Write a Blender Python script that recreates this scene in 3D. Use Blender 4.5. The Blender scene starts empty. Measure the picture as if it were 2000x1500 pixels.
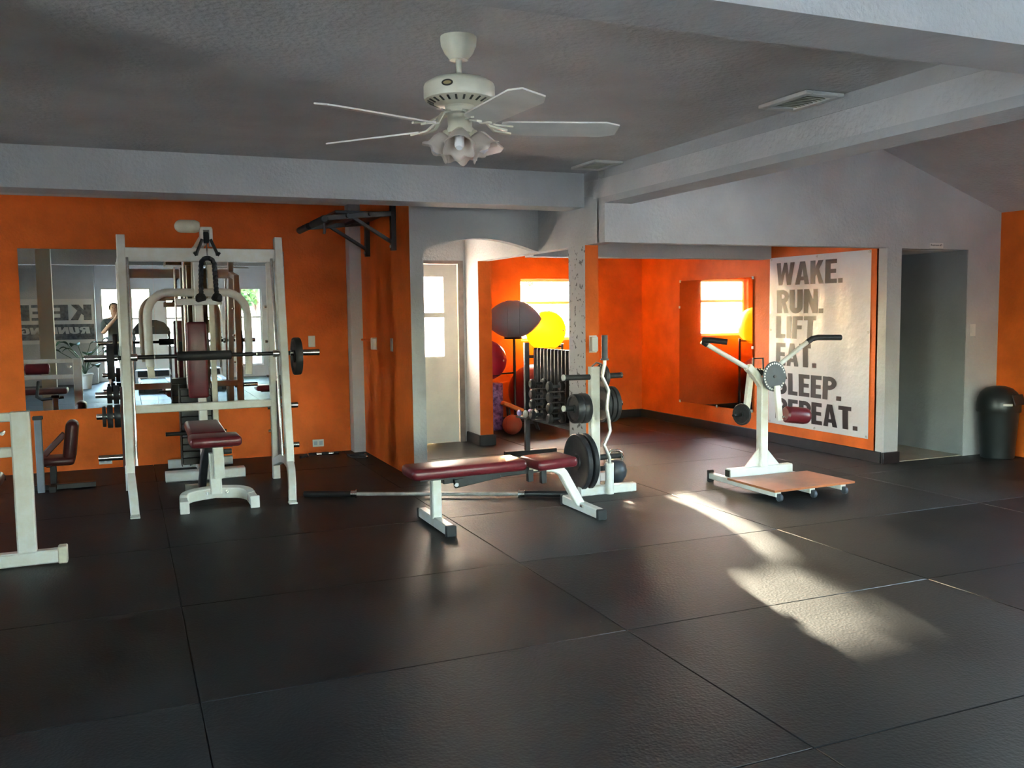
import bpy, bmesh, math, random
from mathutils import Vector, Matrix
R = math.radians
random.seed(7)
scene = bpy.context.scene
C = scene.collection

# ------------------------------------------------------------------ camera
FPX, YAW, PITCH, ROLL, CAMH = 1780.0, 0.400585, 0.08167, -0.0126336, 1.45
fwd = Vector((math.sin(YAW)*math.cos(PITCH), math.cos(YAW)*math.cos(PITCH), -math.sin(PITCH)))
rgt = Vector((math.cos(YAW), -math.sin(YAW), 0)); upv = rgt.cross(fwd)
r2 = rgt*math.cos(ROLL) + upv*math.sin(ROLL); u2 = -rgt*math.sin(ROLL) + upv*math.cos(ROLL)
cd = bpy.data.cameras.new('camera'); cam = bpy.data.objects.new('camera', cd); C.objects.link(cam)
m = Matrix.Identity(4)
for i in range(3):
    m[i][0], m[i][1], m[i][2] = r2[i], u2[i], -fwd[i]
m[2][3] = CAMH
cam.matrix_world = m
cd.sensor_width = 36; cd.lens = FPX*36/2000; cd.clip_start = 0.02; cd.clip_end = 300
scene.camera = cam

# ------------------------------------------------------------------ sky, sun, exposure
SUN_K, SUN_TAN = 0.265, 0.226           # light travels (-K, -1) on the ground, falls TAN per metre
sun_el = math.atan(SUN_TAN); sun_az = math.atan2(SUN_K, 1.0)
w = bpy.data.worlds.new('sky'); scene.world = w; w.use_nodes = True
nt = w.node_tree; bg = nt.nodes['Background']
sky = nt.nodes.new('ShaderNodeTexSky'); sky.sky_type = 'NISHITA'; sky.sun_disc = False
sky.sun_elevation = sun_el; sky.sun_rotation = sun_az; sky.air_density = 1.0; sky.dust_density = 2.5; sky.ozone_density = 1.0
mixw = nt.nodes.new('ShaderNodeMix'); mixw.data_type = 'RGBA'; mixw.inputs[0].default_value = 0.40
mixw.inputs[7].default_value = (0.36, 0.40, 0.44, 1)       # thin bright overcast veil over the clear sky
nt.links.new(sky.outputs[0], mixw.inputs[6]); nt.links.new(mixw.outputs[2], bg.inputs[0])
bg.inputs[1].default_value = 14.0
sl = bpy.data.lights.new('sun', 'SUN'); sl.energy = 30.0; sl.angle = R(0.7); sl.color = (1.0, 0.86, 0.66)
so = bpy.data.objects.new('sun', sl); C.objects.link(so)
so.rotation_euler = Vector((-SUN_K, -1.0, -SUN_TAN*math.hypot(SUN_K, 1))).to_track_quat('-Z', 'Y').to_euler()
so.location = (8, 30, 12)
scene.view_settings.view_transform = 'Standard'; scene.view_settings.look = 'None'
scene.view_settings.exposure = 1.52; scene.view_settings.gamma = 1.0
scene.view_settings.use_curve_mapping = False
scene.cycles.caustics_reflective = False; scene.cycles.caustics_refractive = False

# ------------------------------------------------------------------ materials
MATS = {}
def mat(name, col, rough=0.6, metal=0.0, spec=0.5, noise=None, bump=None, extra=None):
    """noise=(scale, amount, detail): mottled colour; bump=(scale, strength)"""
    m_ = bpy.data.materials.new(name); m_.use_nodes = True
    n = m_.node_tree.nodes; l = m_.node_tree.links; p = n['Principled BSDF']
    p.inputs['Base Color'].default_value = (*col, 1); p.inputs['Roughness'].default_value = rough
    p.inputs['Metallic'].default_value = metal; p.inputs['Specular IOR Level'].default_value = spec
    tc = n.new('ShaderNodeTexCoord')
    if noise:
        nz = n.new('ShaderNodeTexNoise'); nz.inputs['Scale'].default_value = noise[0]; nz.inputs['Detail'].default_value = 6
        l.new(tc.outputs['Object'], nz.inputs['Vector'])
        mx = n.new('ShaderNodeMix'); mx.data_type = 'RGBA'
        a = noise[1]
        mx.inputs[6].default_value = (*[max(0, c*(1-a)) for c in col], 1)
        mx.inputs[7].default_value = (*(noise[2] if len(noise) > 2 else [min(1, c*(1+a)) for c in col]), 1)
        rp = n.new('ShaderNodeMapRange'); rp.inputs[1].default_value = .35; rp.inputs[2].default_value = .65
        l.new(nz.outputs[0], rp.inputs[0]); l.new(rp.outputs[0], mx.inputs[0]); l.new(mx.outputs[2], p.inputs['Base Color'])
    if bump:
        b = n.new('ShaderNodeBump'); b.inputs['Strength'].default_value = bump[1]; b.inputs['Distance'].default_value = bump[2] if len(bump) > 2 else .004
        nb = n.new('ShaderNodeTexNoise'); nb.inputs['Scale'].default_value = bump[0]; nb.inputs['Detail'].default_value = 8
        l.new(tc.outputs['Object'], nb.inputs['Vector']); l.new(nb.outputs[0], b.inputs['Height']); l.new(b.outputs[0], p.inputs['Normal'])
    if extra: extra(m_, n, l, p, tc)
    MATS[name] = m_
    return m_

ORANGE = (0.76, 0.142, 0.014); GREY = (0.49, 0.495, 0.50)
mat('orange_paint', ORANGE, .6, spec=.25, noise=(3, .13), bump=(42, .6, .006))
mat('grey_paint', GREY, .7, noise=(2.5, .07), bump=(36, .8, .007))
mat('ceiling_paint', (0.60, 0.59, 0.59), .8, noise=(2.0, .08), bump=(30, 1.0, .009))
mat('corridor_shade_grey', (0.27, 0.28, 0.28), .75, noise=(3, .06), bump=(36, .6, .006))  # grey wall paint darkened to carry the corridor's shade
mat('white_wall', (0.80, 0.83, 0.86), .7, noise=(3, .05), bump=(50, .3, .004))
mat('baseboard_black', (0.018, 0.016, 0.018), .45, noise=(8, .3))
mat('white_metal', (0.86, 0.86, 0.82), .35, noise=(14, .08, (0.74, 0.71, 0.63)))
mat('cream_metal', (0.70, 0.66, 0.52), .4, noise=(10, .12))
mat('cream_paint', (0.86, 0.82, 0.68), .6)
mat('fan_enamel', (0.66, 0.64, 0.52), .3, noise=(8, .08))
mat('blade_white', (0.78, 0.75, 0.69), .35, noise=(6, .08))
mat('black_metal', (0.010, 0.010, 0.011), .42, noise=(20, .3))
mat('black_rubber', (0.018, 0.018, 0.019), .6, bump=(80, .3, .002))
mat('cast_iron', (0.022, 0.022, 0.025), .42, noise=(30, .3), bump=(90, .3, .002))
mat('dark_grey_metal', (0.05, 0.055, 0.065), .4, noise=(12, .2))
mat('disc_slate', (0.028, 0.036, 0.042), .5, noise=(12, .2))
mat('bar_dark', (0.022, 0.018, 0.021), .35, noise=(12, .3))
mat('blue_grey_metal', (0.22, 0.25, 0.30), .4, noise=(12, .1))
mat('chrome', (0.75, 0.73, 0.70), .22, metal=1.0, noise=(25, .15))
mat('bar_steel', (0.62, 0.60, 0.56), .3, metal=.7, noise=(18, .15))
mat('burgundy_vinyl', (0.125, 0.013, 0.02), .32, noise=(12, .2), bump=(30, .25, .004))
mat('dark_burgundy', (0.07, 0.012, 0.012), .4, noise=(12, .2))
mat('plywood', (0.42, 0.14, 0.055), .3, noise=(5, .2))
mat('door_paint', (0.70, 0.66, 0.58), .5, noise=(5, .06))
mat('frame_brown', (0.20, 0.15, 0.13), .5, noise=(9, .2))
mat('window_white', (0.75, 0.75, 0.73), .4)
mat('plastic_white', (0.72, 0.70, 0.66), .4)
mat('outlet_face', (0.42, 0.45, 0.52), .4)
mat('bin_plastic', (0.014, 0.018, 0.018), .35)
mat('banner_vinyl', (0.74, 0.72, 0.74), .33, bump=(5, .5, .03))
mat('print_dark', (0.022, 0.012, 0.014), .45)
mat('print_grey', (0.10, 0.11, 0.12), .5, noise=(14, .6))
mat('tile_beige', (0.45, 0.40, 0.31), .4, noise=(3, .1))
mat('ball_grey', (0.32, 0.34, 0.42), .35)  # lightened to take in the window flare over the ball
def _thin(m_, n, l, p, tc):
    tr = n.new('ShaderNodeBsdfTranslucent'); tr.inputs[0].default_value = p.inputs['Base Color'].default_value
    mx = n.new('ShaderNodeMixShader'); mx.inputs[0].default_value = .45
    l.new(p.outputs[0], mx.inputs[1]); l.new(tr.outputs[0], mx.inputs[2]); l.new(mx.outputs[0], n['Material Output'].inputs[0])
mat('ball_pink', (0.62, 0.04, 0.10), .3, extra=_thin)
mat('ball_darkred', (0.22, 0.018, 0.02), .35)
mat('ball_yellow', (0.90, 0.55, 0.05), .3, extra=_thin)
mat('ball_orange', (0.42, 0.075, 0.035), .55, bump=(160, .5, .003))
mat('foam_purple', (0.20, 0.075, 0.30), .7, noise=(26, .55, (0.40, 0.22, 0.50)))
mat('purple_plastic', (0.35, 0.28, 0.65), .4)
mat('plank_orange', (0.80, 0.20, 0.03), .45)
mat('soil', (0.05, 0.035, 0.02), .9)
mat('leaf_green', (0.018, 0.06, 0.025), .4, noise=(6, .4))
mat('tree_leaf', (0.05, 0.11, 0.02), .6, noise=(4, .4))
mat('bark', (0.10, 0.07, 0.05), .9, noise=(10, .3))
mat('bounce_ground', (0.40, 0.385, 0.36), .9, noise=(1.2, .15))
mat('skin', (0.42, 0.24, 0.16), .5); mat('hair_dark', (0.02, 0.015, 0.012), .6)
mat('shirt_dark', (0.045, 0.055, 0.06), .8); mat('shorts_dark', (0.02, 0.02, 0.024), .8)
mat('shoe_white', (0.5, 0.5, 0.5), .6)
mat('silver_plastic', (0.62, 0.63, 0.66), .35)
mat('badge_black', (0.02, 0.018, 0.014), .3); mat('badge_gold', (0.35, 0.27, 0.12), .4)
mat('gum_rubber', (0.012, 0.016, 0.022), .45)
mat('bulb_white', (0.75, 0.76, 0.80), .3)
def _vent(m_, n, l, p, tc): pass
mat('vent_dark', (0.035, 0.036, 0.03), .7)

def _glass(name, tint, k):
    m_ = bpy.data.materials.new(name); m_.use_nodes = True
    n = m_.node_tree.nodes; l = m_.node_tree.links
    for x in list(n):
        if x.type != 'OUTPUT_MATERIAL': n.remove(x)
    t = n.new('ShaderNodeBsdfTransparent'); t.inputs[0].default_value = (*tint, 1)
    g = n.new('ShaderNodeBsdfGlossy'); g.inputs[1].default_value = .02
    fr = n.new('ShaderNodeFresnel'); fr.inputs[0].default_value = 1.45
    mx = n.new('ShaderNodeMixShader'); l.new(fr.outputs[0], mx.inputs[0]); l.new(t.outputs[0], mx.inputs[1]); l.new(g.outputs[0], mx.inputs[2])
    l.new(mx.outputs[0], n['Material Output'].inputs[0]); MATS[name] = m_
_glass('pane_glass', (.93, .95, .94), 1)
def _frost(m_, n, l, p, tc):
    tr = n.new('ShaderNodeBsdfTranslucent'); tr.inputs[0].default_value = (.8, .8, .78, 1)
    l.new(tr.outputs[0], n['Material Output'].inputs[0])
mat('frosted_pane', (.8, .8, .78), .5, extra=_frost)
def _shade(m_, n, l, p, tc):
    tr = n.new('ShaderNodeBsdfTranslucent'); tr.inputs[0].default_value = (.85, .80, .76, 1)
    mx = n.new('ShaderNodeMixShader'); mx.inputs[0].default_value = .5
    l.new(p.outputs[0], mx.inputs[1]); l.new(tr.outputs[0], mx.inputs[2]); l.new(mx.outputs[0], n['Material Output'].inputs[0])
mat('frosted_glass', (0.80, 0.72, 0.66), .45, extra=_shade)
mm = mat('mirror_glass', (0.82, 0.87, 0.86), .0, metal=1.0)
mat('mirror_alcove', (0.52, 0.40, 0.36), .03, metal=1.0, noise=(2.2, .05))

def mat_floor(name, col, scale, strength, rough, smudge):
    def ex(m_, n, l, p, tc):
        v = n.new('ShaderNodeTexVoronoi'); v.inputs['Scale'].default_value = scale; v.feature = 'F1'
        l.new(tc.outputs['Object'], v.inputs['Vector'])
        b = n.new('ShaderNodeBump'); b.inputs['Strength'].default_value = strength; b.inputs['Distance'].default_value = .002
        l.new(v.outputs['Distance'], b.inputs['Height']); l.new(b.outputs[0], p.inputs['Normal'])
        nz = n.new('ShaderNodeTexNoise'); nz.inputs['Scale'].default_value = 1.3; nz.inputs['Detail'].default_value = 7
        l.new(tc.outputs['Object'], nz.inputs['Vector'])
        mx = n.new('ShaderNodeMix'); mx.data_type = 'RGBA'
        mx.inputs[6].default_value = (*col, 1); mx.inputs[7].default_value = (*[c*smudge+.006 for c in col], 1)
        rp = n.new('ShaderNodeMapRange'); rp.inputs[1].default_value = .42; rp.inputs[2].default_value = .75
        l.new(nz.outputs[0], rp.inputs[0]); l.new(rp.outputs[0], mx.inputs[0]); l.new(mx.outputs[2], p.inputs['Base Color'])
        mr = n.new('ShaderNodeMapRange'); mr.inputs[3].default_value = rough-.07; mr.inputs[4].default_value = rough+.12
        l.new(nz.outputs[0], mr.inputs[0]); l.new(mr.outputs[0], p.inputs['Roughness'])
    mat(name, col, rough, spec=.22, extra=ex)
mat_floor('mat_dark', (0.0065, 0.0068, 0.0068), 90, .25, .46, 1.5)
mat_floor('mat_textured', (0.0125, 0.013, 0.013), 75, .5, .47, 1.5)
mat_floor('mat_light', (0.030, 0.0315, 0.0315), 85, .4, .47, 1.35)
mat('slab', (0.012, 0.012, 0.012), .8)

# ------------------------------------------------------------------ mesh builders
class MB:
    def __init__(s): s.bm = bmesh.new()
    def _m(s, geom_verts, mtx):
        if mtx is not None: bmesh.ops.transform(s.bm, matrix=mtx, verts=geom_verts)
        return s
    def box(s, c, d, rot=None, bev=0.0, seg=1):
        g = bmesh.ops.create_cube(s.bm, size=1.0)['verts']
        bmesh.ops.scale(s.bm, vec=d, verts=g)
        if bev > 0:
            es = list({e for v in g for e in v.link_edges})
            r = bmesh.ops.bevel(s.bm, geom=es, offset=bev, segments=seg, affect='EDGES', profile=.5)
            g = list({v for f in r['faces'] for v in f.verts} | {v for v in g if v.is_valid})
        mt = Matrix.Translation(c) @ (rot.to_4x4() if rot is not None else Matrix.Identity(4))
        return s._m(g, mt)
    def bx(s, a, b, bev=0.0, seg=1):
        return s.box([(a[i]+b[i])/2 for i in range(3)], [abs(b[i]-a[i]) for i in range(3)], None, bev, seg)
    def beam(s, a, b, wd, ht, bev=0.0, up=(0, 0, 1)):
        a, b = Vector(a), Vector(b); d = b-a; L = d.length; d.normalize()
        u = Vector(up)
        if abs(d.dot(u)) > .98: u = Vector((0, 1, 0))
        x = d.cross(u).normalized(); z = x.cross(d)
        rot = Matrix((x, d, z)).transposed()
        return s.box((a+b)/2, (wd, L, ht), rot, bev)
    def sweep(s, pts, sec, up=(0, 0, 1), closed=False, cap=True):
        pts = [Vector(p) for p in pts]; n = len(pts); rings = []
        prev = None
        for i in range(n):
            if closed: t = pts[(i+1) % n]-pts[i-1]
            else: t = (pts[min(i+1, n-1)]-pts[max(i-1, 0)])
            t.normalize()
            if prev is None:
                u = Vector(up)
                if abs(t.dot(u)) > .95: u = Vector((0, 1, 0)) if abs(t.y) < .9 else Vector((1, 0, 0))
                x = t.cross(u).normalized()
            else:
                x = (prev - t*prev.dot(t))
                x.normalize()
            prev = x; y = x.cross(t)
            rings.append([s.bm.verts.new(pts[i] + x*p[0] + y*p[1]) for p in sec])
        k = len(sec)
        rng = range(n) if closed else range(n-1)
        for i in rng:
            A, B = rings[i], rings[(i+1) % n]
            for j in range(k):
                s.bm.faces.new((A[j], A[(j+1) % k], B[(j+1) % k], B[j]))
        if cap and not closed:
            s.bm.faces.new(list(reversed(rings[0]))); s.bm.faces.new(rings[-1])
        return s
    def tube(s, pts, r, seg=10, closed=False):
        return s.sweep(pts, [(r*math.cos(2*math.pi*i/seg), r*math.sin(2*math.pi*i/seg)) for i in range(seg)], closed=closed)
    def sq(s, pts, wd, ht, up=(0, 0, 1)):
        a, b = wd/2, ht/2; c = min(a, b)*.22
        return s.sweep(pts, [(-a+c, -b), (a-c, -b), (a, -b+c), (a, b-c), (a-c, b), (-a+c, b), (-a, b-c), (-a, -b+c)], up)
    def lathe(s, prof, c=(0, 0, 0), axis=(0, 0, 1), seg=24):
        """prof: list of (radius, height along axis)"""
        ax = Vector(axis).normalized(); q = Vector((0, 0, 1)).rotation_difference(ax)
        c = Vector(c); rings = []
        for r_, h in prof:
            if r_ < 1e-5: rings.append([s.bm.verts.new(c + q @ Vector((0, 0, h)))])
            else: rings.append([s.bm.verts.new(c + q @ Vector((r_*math.cos(2*math.pi*i/seg), r_*math.sin(2*math.pi*i/seg), h))) for i in range(seg)])
        for A, B in zip(rings[:-1], rings[1:]):
            if len(A) == 1 and len(B) == 1: continue
            for i in range(seg):
                j = (i+1) % seg
                if len(A) == 1: s.bm.faces.new((A[0], B[i], B[j]))
                elif len(B) == 1: s.bm.faces.new((A[i], A[j], B[0]))
                else: s.bm.faces.new((A[i], A[j], B[j], B[i]))
        return s
    def cyl(s, a, b, r, seg=16, bev=0.0):
        a, b = Vector(a), Vector(b); L = (b-a).length
        if bev: prof = [(0, 0), (r-bev, 0), (r, bev), (r, L-bev), (r-bev, L), (0, L)]
        else: prof = [(0, 0), (r, 0), (r, L), (0, L)]
        return s.lathe(prof, a, b-a, seg)
    def sphere(s, c, r, seg=24, sc=(1, 1, 1)):
        g = bmesh.ops.create_uvsphere(s.bm, u_segments=seg, v_segments=seg//2, radius=r)['verts']
        bmesh.ops.scale(s.bm, vec=sc, verts=g)
        return s._m(g, Matrix.Translation(c))
    def prism(s, poly, h, mtx=None):
        """polygon in local XY extruded 0..h in local Z"""
        A = [s.bm.verts.new((p[0], p[1], 0)) for p in poly]; B = [s.bm.verts.new((p[0], p[1], h)) for p in poly]
        n = len(poly)
        s.bm.faces.new(list(reversed(A))); s.bm.faces.new(B)
        for i in range(n): s.bm.faces.new((A[i], A[(i+1) % n], B[(i+1) % n], B[i]))
        return s._m(A+B, mtx)
    def quad(s, *ps):
        s.bm.faces.new([s.bm.verts.new(p) for p in ps]); return s
    def build(s, name, material, parent=None, loc=None, smooth=True, angle=38):
        """verts are in world space; they are stored relative to the parent's (or own) origin"""
        bmesh.ops.recalc_face_normals(s.bm, faces=s.bm.faces)
        off = Vector((0, 0, 0))
        if parent is not None: off = ORG[parent.name]
        elif loc is not None: off = Vector(loc)
        if off.length: bmesh.ops.translate(s.bm, vec=-off, verts=s.bm.verts)
        me = bpy.data.meshes.new(name); s.bm.to_mesh(me); s.bm.free()
        if isinstance(material, str): material = [material]
        for q in material: me.materials.append(MATS[q])
        if smooth:
            for p in me.polygons: p.use_smooth = True
            me.set_sharp_from_angle(angle=R(angle))
        o = bpy.data.objects.new(name, me); C.objects.link(o)
        if parent is not None: o.parent = parent
        elif loc is not None: o.location = loc
        ORG[o.name] = off
        return o
ORG = {}
def tag(o, label, cat=None, group=None, kind=None):
    if label: o['label'] = label
    if cat: o['category'] = cat
    if group: o['group'] = group
    if kind: o['kind'] = kind
    return o
def thing(name, label, cat, loc, group=None):
    o = bpy.data.objects.new(name, None); C.objects.link(o); o.location = loc; o.empty_display_size = .1
    ORG[o.name] = Vector(loc)
    return tag(o, label, cat, group)
def struct(mb, name, material, label=None, parent=None, **k):
    o = mb.build(name, material, parent, **k)
    if parent is None: o['kind'] = 'structure'
    if label: o['label'] = label
    return o
def by_normal(o, rules):
    """rules: [(normal, material index)] - paint the faces that look that way"""
    for p in o.data.polygons:
        for nrm, i in rules:
            if p.normal.dot(Vector(nrm)) > .7: p.material_index = i
    return o
def arc(cx, cy, r, a0, a1, n):
    return [(cx+r*math.cos(R(a0+(a1-a0)*i/n)), cy+r*math.sin(R(a0+(a1-a0)*i/n))) for i in range(n+1)]
def dup(root, loc, label=None, group=None, rotz=None):
    r = root.copy(); C.objects.link(r); r.location = loc
    if rotz is not None: r.rotation_euler = (0, 0, rotz)
    if label: r['label'] = label
    if group: r['group'] = group
    for ch in list(root.children):
        c = ch.copy(); C.objects.link(c); c.parent = r
        for g in list(ch.children):
            d = g.copy(); C.objects.link(d); d.parent = c
    return r
# plane helpers for outlines drawn on walls
XZ = lambda y: Matrix(((1, 0, 0, 0), (0, 0, -1, y), (0, 1, 0, 0), (0, 0, 0, 1)))     # (x, z) outline, extruded toward -Y from y
XZp = lambda y: Matrix(((1, 0, 0, 0), (0, 0, 1, y), (0, 1, 0, 0), (0, 0, 0, 1)))     # extruded toward +Y

# ------------------------------------------------------------------ the shell
NY = 9.38            # mirror wall
CZ = 2.53            # flat ceiling
BZ = 2.26            # underside of the beams
GY = 6.27            # gable wall
XA = 3.45            # line of the column, right-hand beam and alcove wall
PX = 6.33            # poster wall
EX = 7.75            # east wall
SY = -2.8            # window wall behind the camera
WX = -3.6
fl = struct(MB().bx((WX-.15, SY-.15, -.15), (EX+.15, 10.65, -.014)), 'floor', 'slab', 'black rubber mat floor')
# rubber mats, 1.83 x 1.22 m, one object each
xs = [WX, -1.63, .2, 2.03, 3.86, 5.69, 7.52, EX]
ys = [SY, -1.38, -.16, 1.06, 2.28, 3.50, 4.72, 5.97, 7.19, 8.41, 9.63, 10.5]
light = {(5.69, 4.72), (5.69, 5.97), (7.52, 4.72), (3.86, 9.63), (2.03, 4.72)}
textured = {(.2, 1.06), (.2, 2.28), (-1.63, 2.28), (2.03, 2.28), (2.03, 3.5), (2.03, 4.72), (3.86, 4.72), (-1.63, 1.06), (2.03, 1.06), (3.86, 5.97), (.2, -.16), (2.03, 5.97), (2.03,7.19), (3.86,7.19)}
for i in range(len(xs)-1):
    for j in range(len(ys)-1):
        x0, x1, y0, y1 = xs[i], xs[i+1], ys[j], ys[j+1]
        pieces = [(x0, x1, y0, y1)]
        if x1 <= 2.03 and y1 > NY:
            if y0 >= NY: continue
            pieces = [(x0, x1, y0, NY)]
        if x0 >= 5.69 and y1 > GY:
            pieces = [(x0, x1, y0, min(y1, GY))] if y0 < GY else []
            if x0 < PX: pieces.append((x0, PX, max(y0, GY), y1))
        for (a, b, c_, d) in pieces:
            g = .0025
            dz = random.uniform(-.0012, .0)
            m_ = 'mat_light' if (x0, y0) in light else 'mat_textured' if (x0, y0) in textured else 'mat_dark'
            MB().bx((a+g, c_+g, -.014), (b-g, d-g, dz), .002).build('floor_mat', m_, fl)

# ceiling
struct(MB().bx((WX-.15, SY-.15, CZ), (XA+.25, 9.5, CZ+.12)), 'ceiling', 'ceiling_paint', 'flat textured grey ceiling over the main room')
RZ, RX = 3.04, 5.6; SL = (RZ-2.31)/(EX-RX)
ex_z = RZ-SL*(EX-RX); wx_z = RZ-SL*(RX-XA)
def slope(x0, z0, x1, z1): return MB().prism([(x0, z0), (x1, z1), (x1, z1+.14), (x0, z0+.14)], GY+.15-SY+.15, XZp(SY-.15))
struct(slope(XA-.02, wx_z-.007, RX, RZ), 'ceiling_slope_west', 'ceiling_paint', 'sloping ceiling beside the beam')
struct(slope(RX, RZ, EX+.15, ex_z-.05), 'ceiling_slope_east', 'ceiling_paint', 'sloping ceiling over the bin corner')
struct(MB().bx((XA, GY+.1, 2.34), (PX+.2, 10.7, 2.46)), 'ceiling_alcove', 'ceiling_paint', 'low ceiling of the orange alcove')
# beams
struct(MB().bx((WX, 6.61, BZ), (XA, 6.91, CZ+.02)), 'trim_1', 'grey_paint', 'grey ceiling beam spanning in front of the mirror wall')
struct(MB().bx((XA, 2.08, BZ), (XA+.24, GY+.02, 2.62)), 'trim_2', 'grey_paint', 'grey ceiling beam running toward the column')
struct(MB().bx((WX, 2.08, BZ), (XA, 2.34, CZ+.02)), 'trim_3', 'grey_paint', 'nearest grey ceiling beam overhead')
struct(MB().bx((XA+.12, 7.87, 1.945), (PX, 8.07, 2.36)), 'trim_4', 'grey_paint', 'grey soffit beam across the alcove')
# mirror wall
struct(MB().bx((WX-.15, NY, -.02), (2.25, NY+.15, CZ+.02)), 'wall_north', 'orange_paint', 'orange wall behind the mirror')
# partition with grey end
o = struct(MB().bx((2.25, 7.5, -.02), (2.37, NY+.12, CZ+.02)), 'wall_partition', ['grey_paint', 'orange_paint'], 'orange partition wall with grey end face')
by_normal(o, [((-1, 0, 0), 1)])
struct(MB().bx((2.13, 9.22, -.002), (2.25, NY+.02, CZ+.01)), 'trim_5', 'grey_paint', 'narrow grey pillar in the orange corner')
# arch
top = [(XA, CZ+.02), (2.37, CZ+.02)]
cv = []
for i in range(25):
    t_ = i/24; x_ = 2.37+(XA-2.37)*t_
    cv.append((x_, 1.965+.105*math.sin(math.pi*min(1, t_*1.02))**.9))
mbx = MB()
for a, b in zip(cv[:-1], cv[1:]):
    mbx.prism([a, b, (b[0], CZ+.02), (a[0], CZ+.02)], .12, XZp(7.5))
bmesh.ops.remove_doubles(mbx.bm, verts=mbx.bm.verts, dist=.0005)
struct(mbx, 'wall_arch', 'grey_paint', 'grey wall with a shallow arch over the side hall', smooth=False)
# wall over the opening into the alcove, column and stub
struct(MB().bx((XA, GY+.1, 1.96), (XA+.12, 9.42, CZ+.02)), 'wall_header', 'grey_paint', 'grey lintel between column and hall')
def _chips(m_, n, l, p, tc):
    v = n.new('ShaderNodeTexNoise'); v.inputs['Scale'].default_value = 26; v.inputs['Detail'].default_value = 5
    l.new(tc.outputs['Object'], v.inputs['Vector'])
    rp = n.new('ShaderNodeMapRange'); rp.inputs[1].default_value = .615; rp.inputs[2].default_value = .635
    l.new(v.outputs[0], rp.inputs[0]); mx = n.new('ShaderNodeMix'); mx.data_type = 'RGBA'
    mx.inputs[6].default_value = (*GREY, 1); mx.inputs[7].default_value = (.10, .09, .09, 1)
    l.new(rp.outputs[0], mx.inputs[0]); l.new(mx.outputs[2], p.inputs['Base Color'])
mat('grey_chipped', GREY, .7, extra=_chips)
o = struct(MB().bx((XA, 6.6, -.002), (XA+.12, 6.9, 1.962)), 'trim_6', ['grey_chipped', 'orange_paint'], 'grey column with chipped paint and orange front')
by_normal(o, [((0, -1, 0), 1)])
o = struct(MB().bx((XA, 9.03, -.002), (XA+.15, 9.42, 1.962)), 'wall_stub', ['grey_paint', 'orange_paint'], 'short orange wall end beside the hall door')
by_normal(o, [((0, -1, 0), 1)])
struct(MB().bx((XA-.02, 9.0, 0), (XA+.17, 9.40, .115), .004), 'baseboard_stub', 'baseboard_black', 'black baseboard wrapping the short wall end')
# hall door wall
mbx = MB()
mbx.bx((2.37, 9.42, -.02), (2.50, 9.54, CZ+.02)); mbx.bx((3.42, 9.42, -.02), (XA, 9.54, CZ+.02)); mbx.bx((2.50, 9.42, 1.985), (3.42, 9.54, CZ+.02))
struct(mbx, 'wall_hall', 'grey_paint', 'grey wall around the hall door')
dr = tag(thing('door_1', 'cream door with two glass panes at the end of the hall', None, (2.95, 9.46, 0)), None, None, None, 'structure')
mbx = MB(); mbx.bx((2.50, 9.405, 0), (2.56, 9.53, 1.985)); mbx.bx((3.36, 9.405, 0), (3.42, 9.53, 1.985)); mbx.bx((2.56, 9.405, 1.95), (3.36, 9.53, 1.985))
mbx.build('door_frame', 'frame_brown', dr)
mbx = MB()
mbx.bx((2.565, 9.43, .0008), (2.72, 9.47, 1.945)); mbx.bx((3.20, 9.43, .0008), (3.355, 9.47, 1.945))
mbx.bx((2.72, 9.43, .0008), (3.20, 9.47, .95)); mbx.bx((2.72, 9.43, 1.81), (3.20, 9.47, 1.945)); mbx.bx((2.72, 9.425, 1.375), (3.20, 9.47, 1.425))
mbx.build('door_leaf', 'door_paint', dr)
for z0, z1 in ((.95, 1.375), (1.425, 1.81)):
    MB().bx((2.72, 9.448, z0), (3.20, 9.454, z1)).build('pane', 'frosted_pane', dr)
MB().cyl((2.64, 9.43, .98), (2.64, 9.38, .98), .02).sphere((2.64, 9.36, .98), .03, 12).build('door_knob', 'chrome', dr)
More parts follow.
